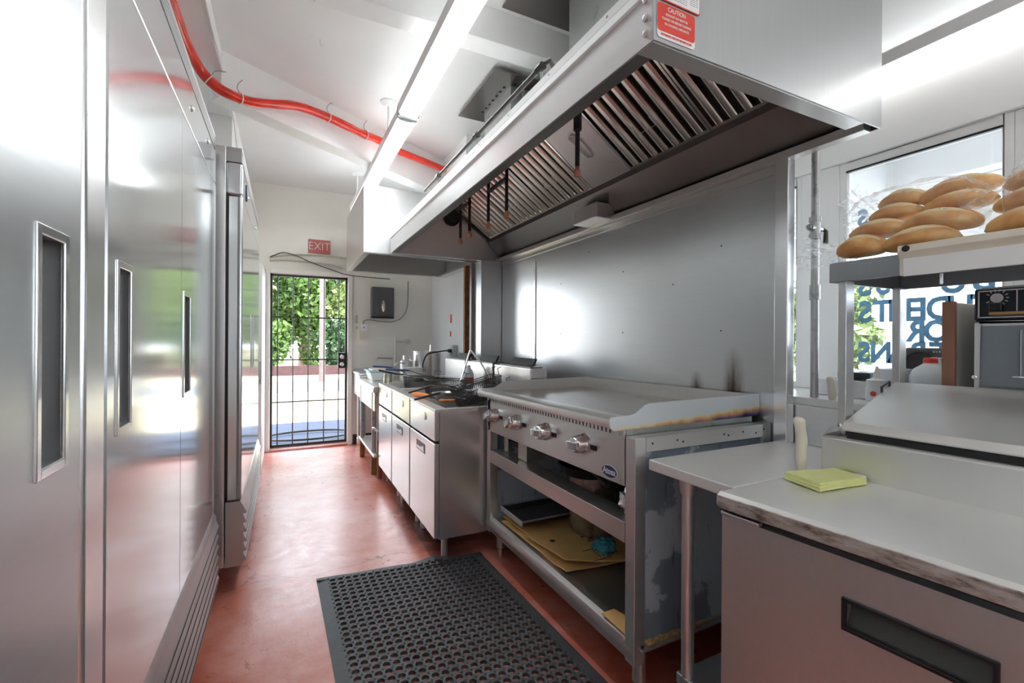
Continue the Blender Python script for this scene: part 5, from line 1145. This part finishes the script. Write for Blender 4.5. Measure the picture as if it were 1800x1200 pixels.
# ================================================================ rubber mat
def mat_xy(u, v):   # u across 0..1, v along 0 (far) .. 1 (near)
    a = Vector((.160, 2.690)); b_ = Vector((1.075, 2.590)); c_ = Vector((1.115, 1.05)); d_ = Vector((.195, 1.12))
    return (a*(1-u)+b_*u)*(1-v)+(d_*(1-u)+c_*u)*v
def mat_z(p): # slight lift of the far edge where it meets the fryer leg
    q = math.exp(-((p[0]-.80)/.09)**2)*max(0, (p[1]-2.52)/.15); return .030*max(0, min(1, q))+.006*math.exp(-((p[0]-.6)/.05)**2)*max(0, (p[1]-2.6)/.08)
t = thing('rubber_floor_mat', 'black perforated anti-fatigue mat lying on the red floor', 'floor mat', (.64, 1.9, 0))
NU, NV = 21, 36; mm = MB(); u0, u1, v0, v1 = .06, .94, .028, 1.0; seg = 12; hz, lz = .014, .001
def cell(uc, vc, du, dv, rad):
    o = len(mm.v); c = mat_xy(uc, vc)
    ring = []; sq = []
    for k in range(seg):
        a = 2*PI*(k+.5)/seg; ring.append(Vector((c.x+rad*math.cos(a), c.y+rad*math.sin(a))))
        m1 = max(abs(math.cos(a)), abs(math.sin(a))); sq.append(mat_xy(uc+du*.5*math.cos(a)/m1, vc-dv*.5*math.sin(a)/m1))
    zz = mat_z(c); vs = [(p.x, p.y, hz-.0015+zz) for p in sq]+[(p.x, p.y, hz+zz) for p in ring]+[(c.x+(p.x-c.x)*.93, c.y+(p.y-c.y)*.93, lz+zz) for p in ring]
    fs = []
    for k in range(seg):
        j = (k+1) % seg; fs += [(k, j, seg+j, seg+k), (seg+k, seg+j, 2*seg+j, 2*seg+k)]
    mm.add(vs, fs)
DU = (u1-u0)/NU; DV = (v1-v0)/NV
for j in range(NV):
    for i in range(NU):
        cell(u0+DU*(i+.5), v0+DV*(j+.5), DU, DV, .0150)
mo = mm.build('perforated_field', 'rubber', t, ang=30)
MO = mo
# raised rims around the holes and small studs between
rg = MB()
for j in range(NV+1):
    for i in range(NU+1):
        p = mat_xy(u0+DU*i, v0+DV*j); zz = mat_z(p); rg.lathe([(.0055, -.006), (.0055, .0008), (.0035, .0008), (.0035, -.004)], (p.x, p.y, hz+zz), 6)
rg.build('small_studs', 'rubber', t)
bd = MB(); N_ = 40
def strip(ua, va, ub, vb, uc, vc, ud, vd, n=N_, lift=0):
    # inner edge a->b high, outer edge d->c low
    vs = []
    for i in range(n+1):
        s = i/n; pi_ = mat_xy(ua+(ub-ua)*s, va+(vb-va)*s); po = mat_xy(ud+(uc-ud)*s, vd+(vc-vd)*s); zi = mat_z(pi_); zo = mat_z(po)
        wv = lift*(.5+.5*math.sin(s*21))*(.3+s)
        for q in range(6):
            w = q/5; p = pi_*(1-w)+po*w; vs.append((p.x, p.y, (hz-.0015)*(1-w)+.003*w+zi*(1-w)+zo*w+wv*w+(.0006 if q % 2 else 0)))
        vs.append((po.x, po.y, .0005+zo+wv)); 
    m_ = 7; fs = [(i*m_+q, i*m_+q+1, (i+1)*m_+q+1, (i+1)*m_+q) for i in range(n) for q in range(m_-1)]
    bd.add(vs, fs)
strip(u0, v0, u0, v1, 0, 1.0, 0, 0); strip(u1, v0, u1, v1, 1, 1.0, 1, 0); strip(0, v0, 1, v0, 1, 0, 0, 0, 40, .004)
bd.build('bevelled_border', 'rubber2' if 'rubber2' in M else 'rubber', t, ang=60)

# ================================================================ outdoors
gnd = MB(); gnd.box(-40, YF+.14, -.14, 50, 8.0, -.02); 
tag(B(2.45, -30, -.14, 60, YF+.14, -.02).build('patio_slab', 'slab', None), kind='structure')
tag(gnd.build('paving', 'asph', None), kind='structure')  # dark blue strip reaching as far as the building's shade
tag(B(-60, 8.0, -.16, 80, 70, -.03).build('dry_ground', 'grass', None), kind='structure')
tag(B(-60, 12.6, -.10, 80, 15.8, -.02).build('road', 'roadm', None), kind='structure')
solo(MB().tube(arc((.30, 6.75, .012), .55, 0, 2*PI, 48, (1, 0, 0), (0, .55, 0)), .016, 8, False), 'garden_hose', 'blackm', 'dark hose lying in a loop outside the gate', 'hose', (.3, 6.75, 0))
def leafcloud(c, rad, n, size, seed):
    rnd = random.Random(seed); mb = MB()
    for k in range(n):
        d = Vector((rnd.gauss(0, 1), rnd.gauss(0, 1), rnd.gauss(0, 1))).normalized()
        lump = .72+.28*mnoise.noise(d*2.2+Vector((seed, 0, 0)))*2
        r0 = (rnd.random()**.35)*lump; p = Vector(c)+Vector((d.x*rad[0], d.y*rad[1], d.z*rad[2]))*r0
        a = Vector((rnd.gauss(0, 1), rnd.gauss(0, 1), rnd.gauss(0, 1))).normalized(); b_ = a.cross(Vector((rnd.gauss(0, 1), rnd.gauss(0, 1), rnd.gauss(0, 1)))).normalized(); s = size*(.6+rnd.random())
        o = len(mb.v); mb.v += [p-a*s, p+b_*s*.5, p+a*s, p-b_*s*.5]; mb.f.append((o, o+1, o+2, o+3))
    return mb
def tree(x, y, h, r, label, seed, mt='leaf', n=2600):
    t = thing('tree', label, 'tree', (x, y, -.03), 0, 'trees outdoors')
    MB().tube([(x, y, -.03), (x+.1, y, h*.35), (x-.05, y, h*.6)], [.22, .16, .08], 10).build('trunk', 'bark', t)
    leafcloud((x, y, h*.37), (r, r*.8, h*.40), n, .13, seed).build('crown', mt, t)
tree(-2.2, 21.5, 9, 1.9, 'green tree at the left of the gate view', 1, 'leafl', 13000)
tree(.75, 23.2, 10, 1.9, 'tall green tree straight beyond the gate', 2, 'leaf', 14000)
tree(3.3, 21, 9, 1.8, 'yellow-green tree at the right of the gate view', 3, 'leafl', 13000)
tree(-1.6, 29, 13, 2.6, 'dark tree rising behind and left of the tall green tree', 4, 'leafd', 7000)
tree(3.9, 29, 13, 2.6, 'dark tree rising behind the yellow-green tree', 5, 'leafd', 7000)
tree(15, 8.4, 5.0, 2.0, 'tree beyond the patio, behind the painted window', 6, 'leafl', 5000)
tree(20, 15.5, 6.5, 2.6, 'tree far beyond the patio, left of the painted window', 7, 'leaf', 5000)
tree(22, 23, 8, 3.2, 'dark tree farthest beyond the patio', 8, 'leafd', 5000)
for i, (x, lb) in enumerate(((-3.4, 'round shrub at the left foot of the gate-view trees'), (-.75, 'round shrub between the left and middle gate-view trees'), (2.1, 'round shrub between the middle and right gate-view trees'))):
    t = thing('shrub', lb, 'shrub', (x, 19.3, -.03), 0, 'shrubs outdoors')
    MB().tube([(x, 19.3, -.03), (x, 19.3, .6)], .06, 8).build('stem', 'bark', t); leafcloud((x, 19.3, 1.15), (1.15, .6, 1.15), 5000, .10, 20+i).build('foliage', ('leafd', 'leaf', 'leafd')[i], t)
t = thing('utility_pole', 'pale utility pole standing beyond the road outside the gate', 'pole', (.75, 16.0, 0))
MB().tube([(1.05, 15.5, -.03), (1.05, 15.5, 9)], .09, 10).build('pole', 'polem', t)
MB().tube([(1.05, 15.5, 6.5), (-2.5, 15.8, 0)], .015, 5).build('guy_wire', 'whitegl', t)
solo(B(-9, 18.4, -.03, 9, 18.5, .32), 'board_fence', 'fencem', 'low dark red fence beyond the road outside the gate', 'fence', (0, 18.4, 0))
# covered patio outside the windows
pt_ = thing('patio_cover', 'white plank roof of the patio outside the windows', 'roof', (4, 1, 2.6))
pk = MB()
for k in range(16): pk.box(2.44+k*.16, -4, 2.62-k*.012, 2.592+k*.16, 4.35, 2.635-k*.012)
pk.build('planks', 'extw', pt_, .003)
MB().add([(2.44, -4, 2.645), (5.0, -4, 2.45), (5.0, 4.35, 2.45), (2.44, 4.35, 2.645), (2.44, -4, 2.70), (5.0, -4, 2.51), (5.0, 4.35, 2.51), (2.44, 4.35, 2.70)], [(0, 3, 2, 1), (4, 5, 6, 7), (0, 1, 5, 4), (1, 2, 6, 5), (2, 3, 7, 6), (3, 0, 4, 7)]).build('roof_deck', 'extw', pt_)
B(3.55, -4, 2.30, 3.68, 4.35, 2.54).build('main_beam', 'extw', pt_, .01)
B(2.44, 1.62, 2.20, 4.95, 1.78, 2.48).build('cross_beam', 'extw', pt_, .01)
B(4.95, -4, 2.15, 5.08, 4.35, 2.42).build('edge_beam', 'extw', pt_, .01)
for y in (-2.5, 3.9): B(4.95, y, -.02, 5.08, y+.13, 2.15).build('post', 'extw', pt_, .006)
solo(B(21, 9.5, -.02, 25, 13.5, 2.0).prism([(9.2, 2.0), (13.8, 2.0), (11.5, 2.9)], 'x', 20.8, 25.2), 'neighbouring_house', 'extw', 'pale house with a low gabled roof beyond the patio', 'house', (23, 11.5, 0))
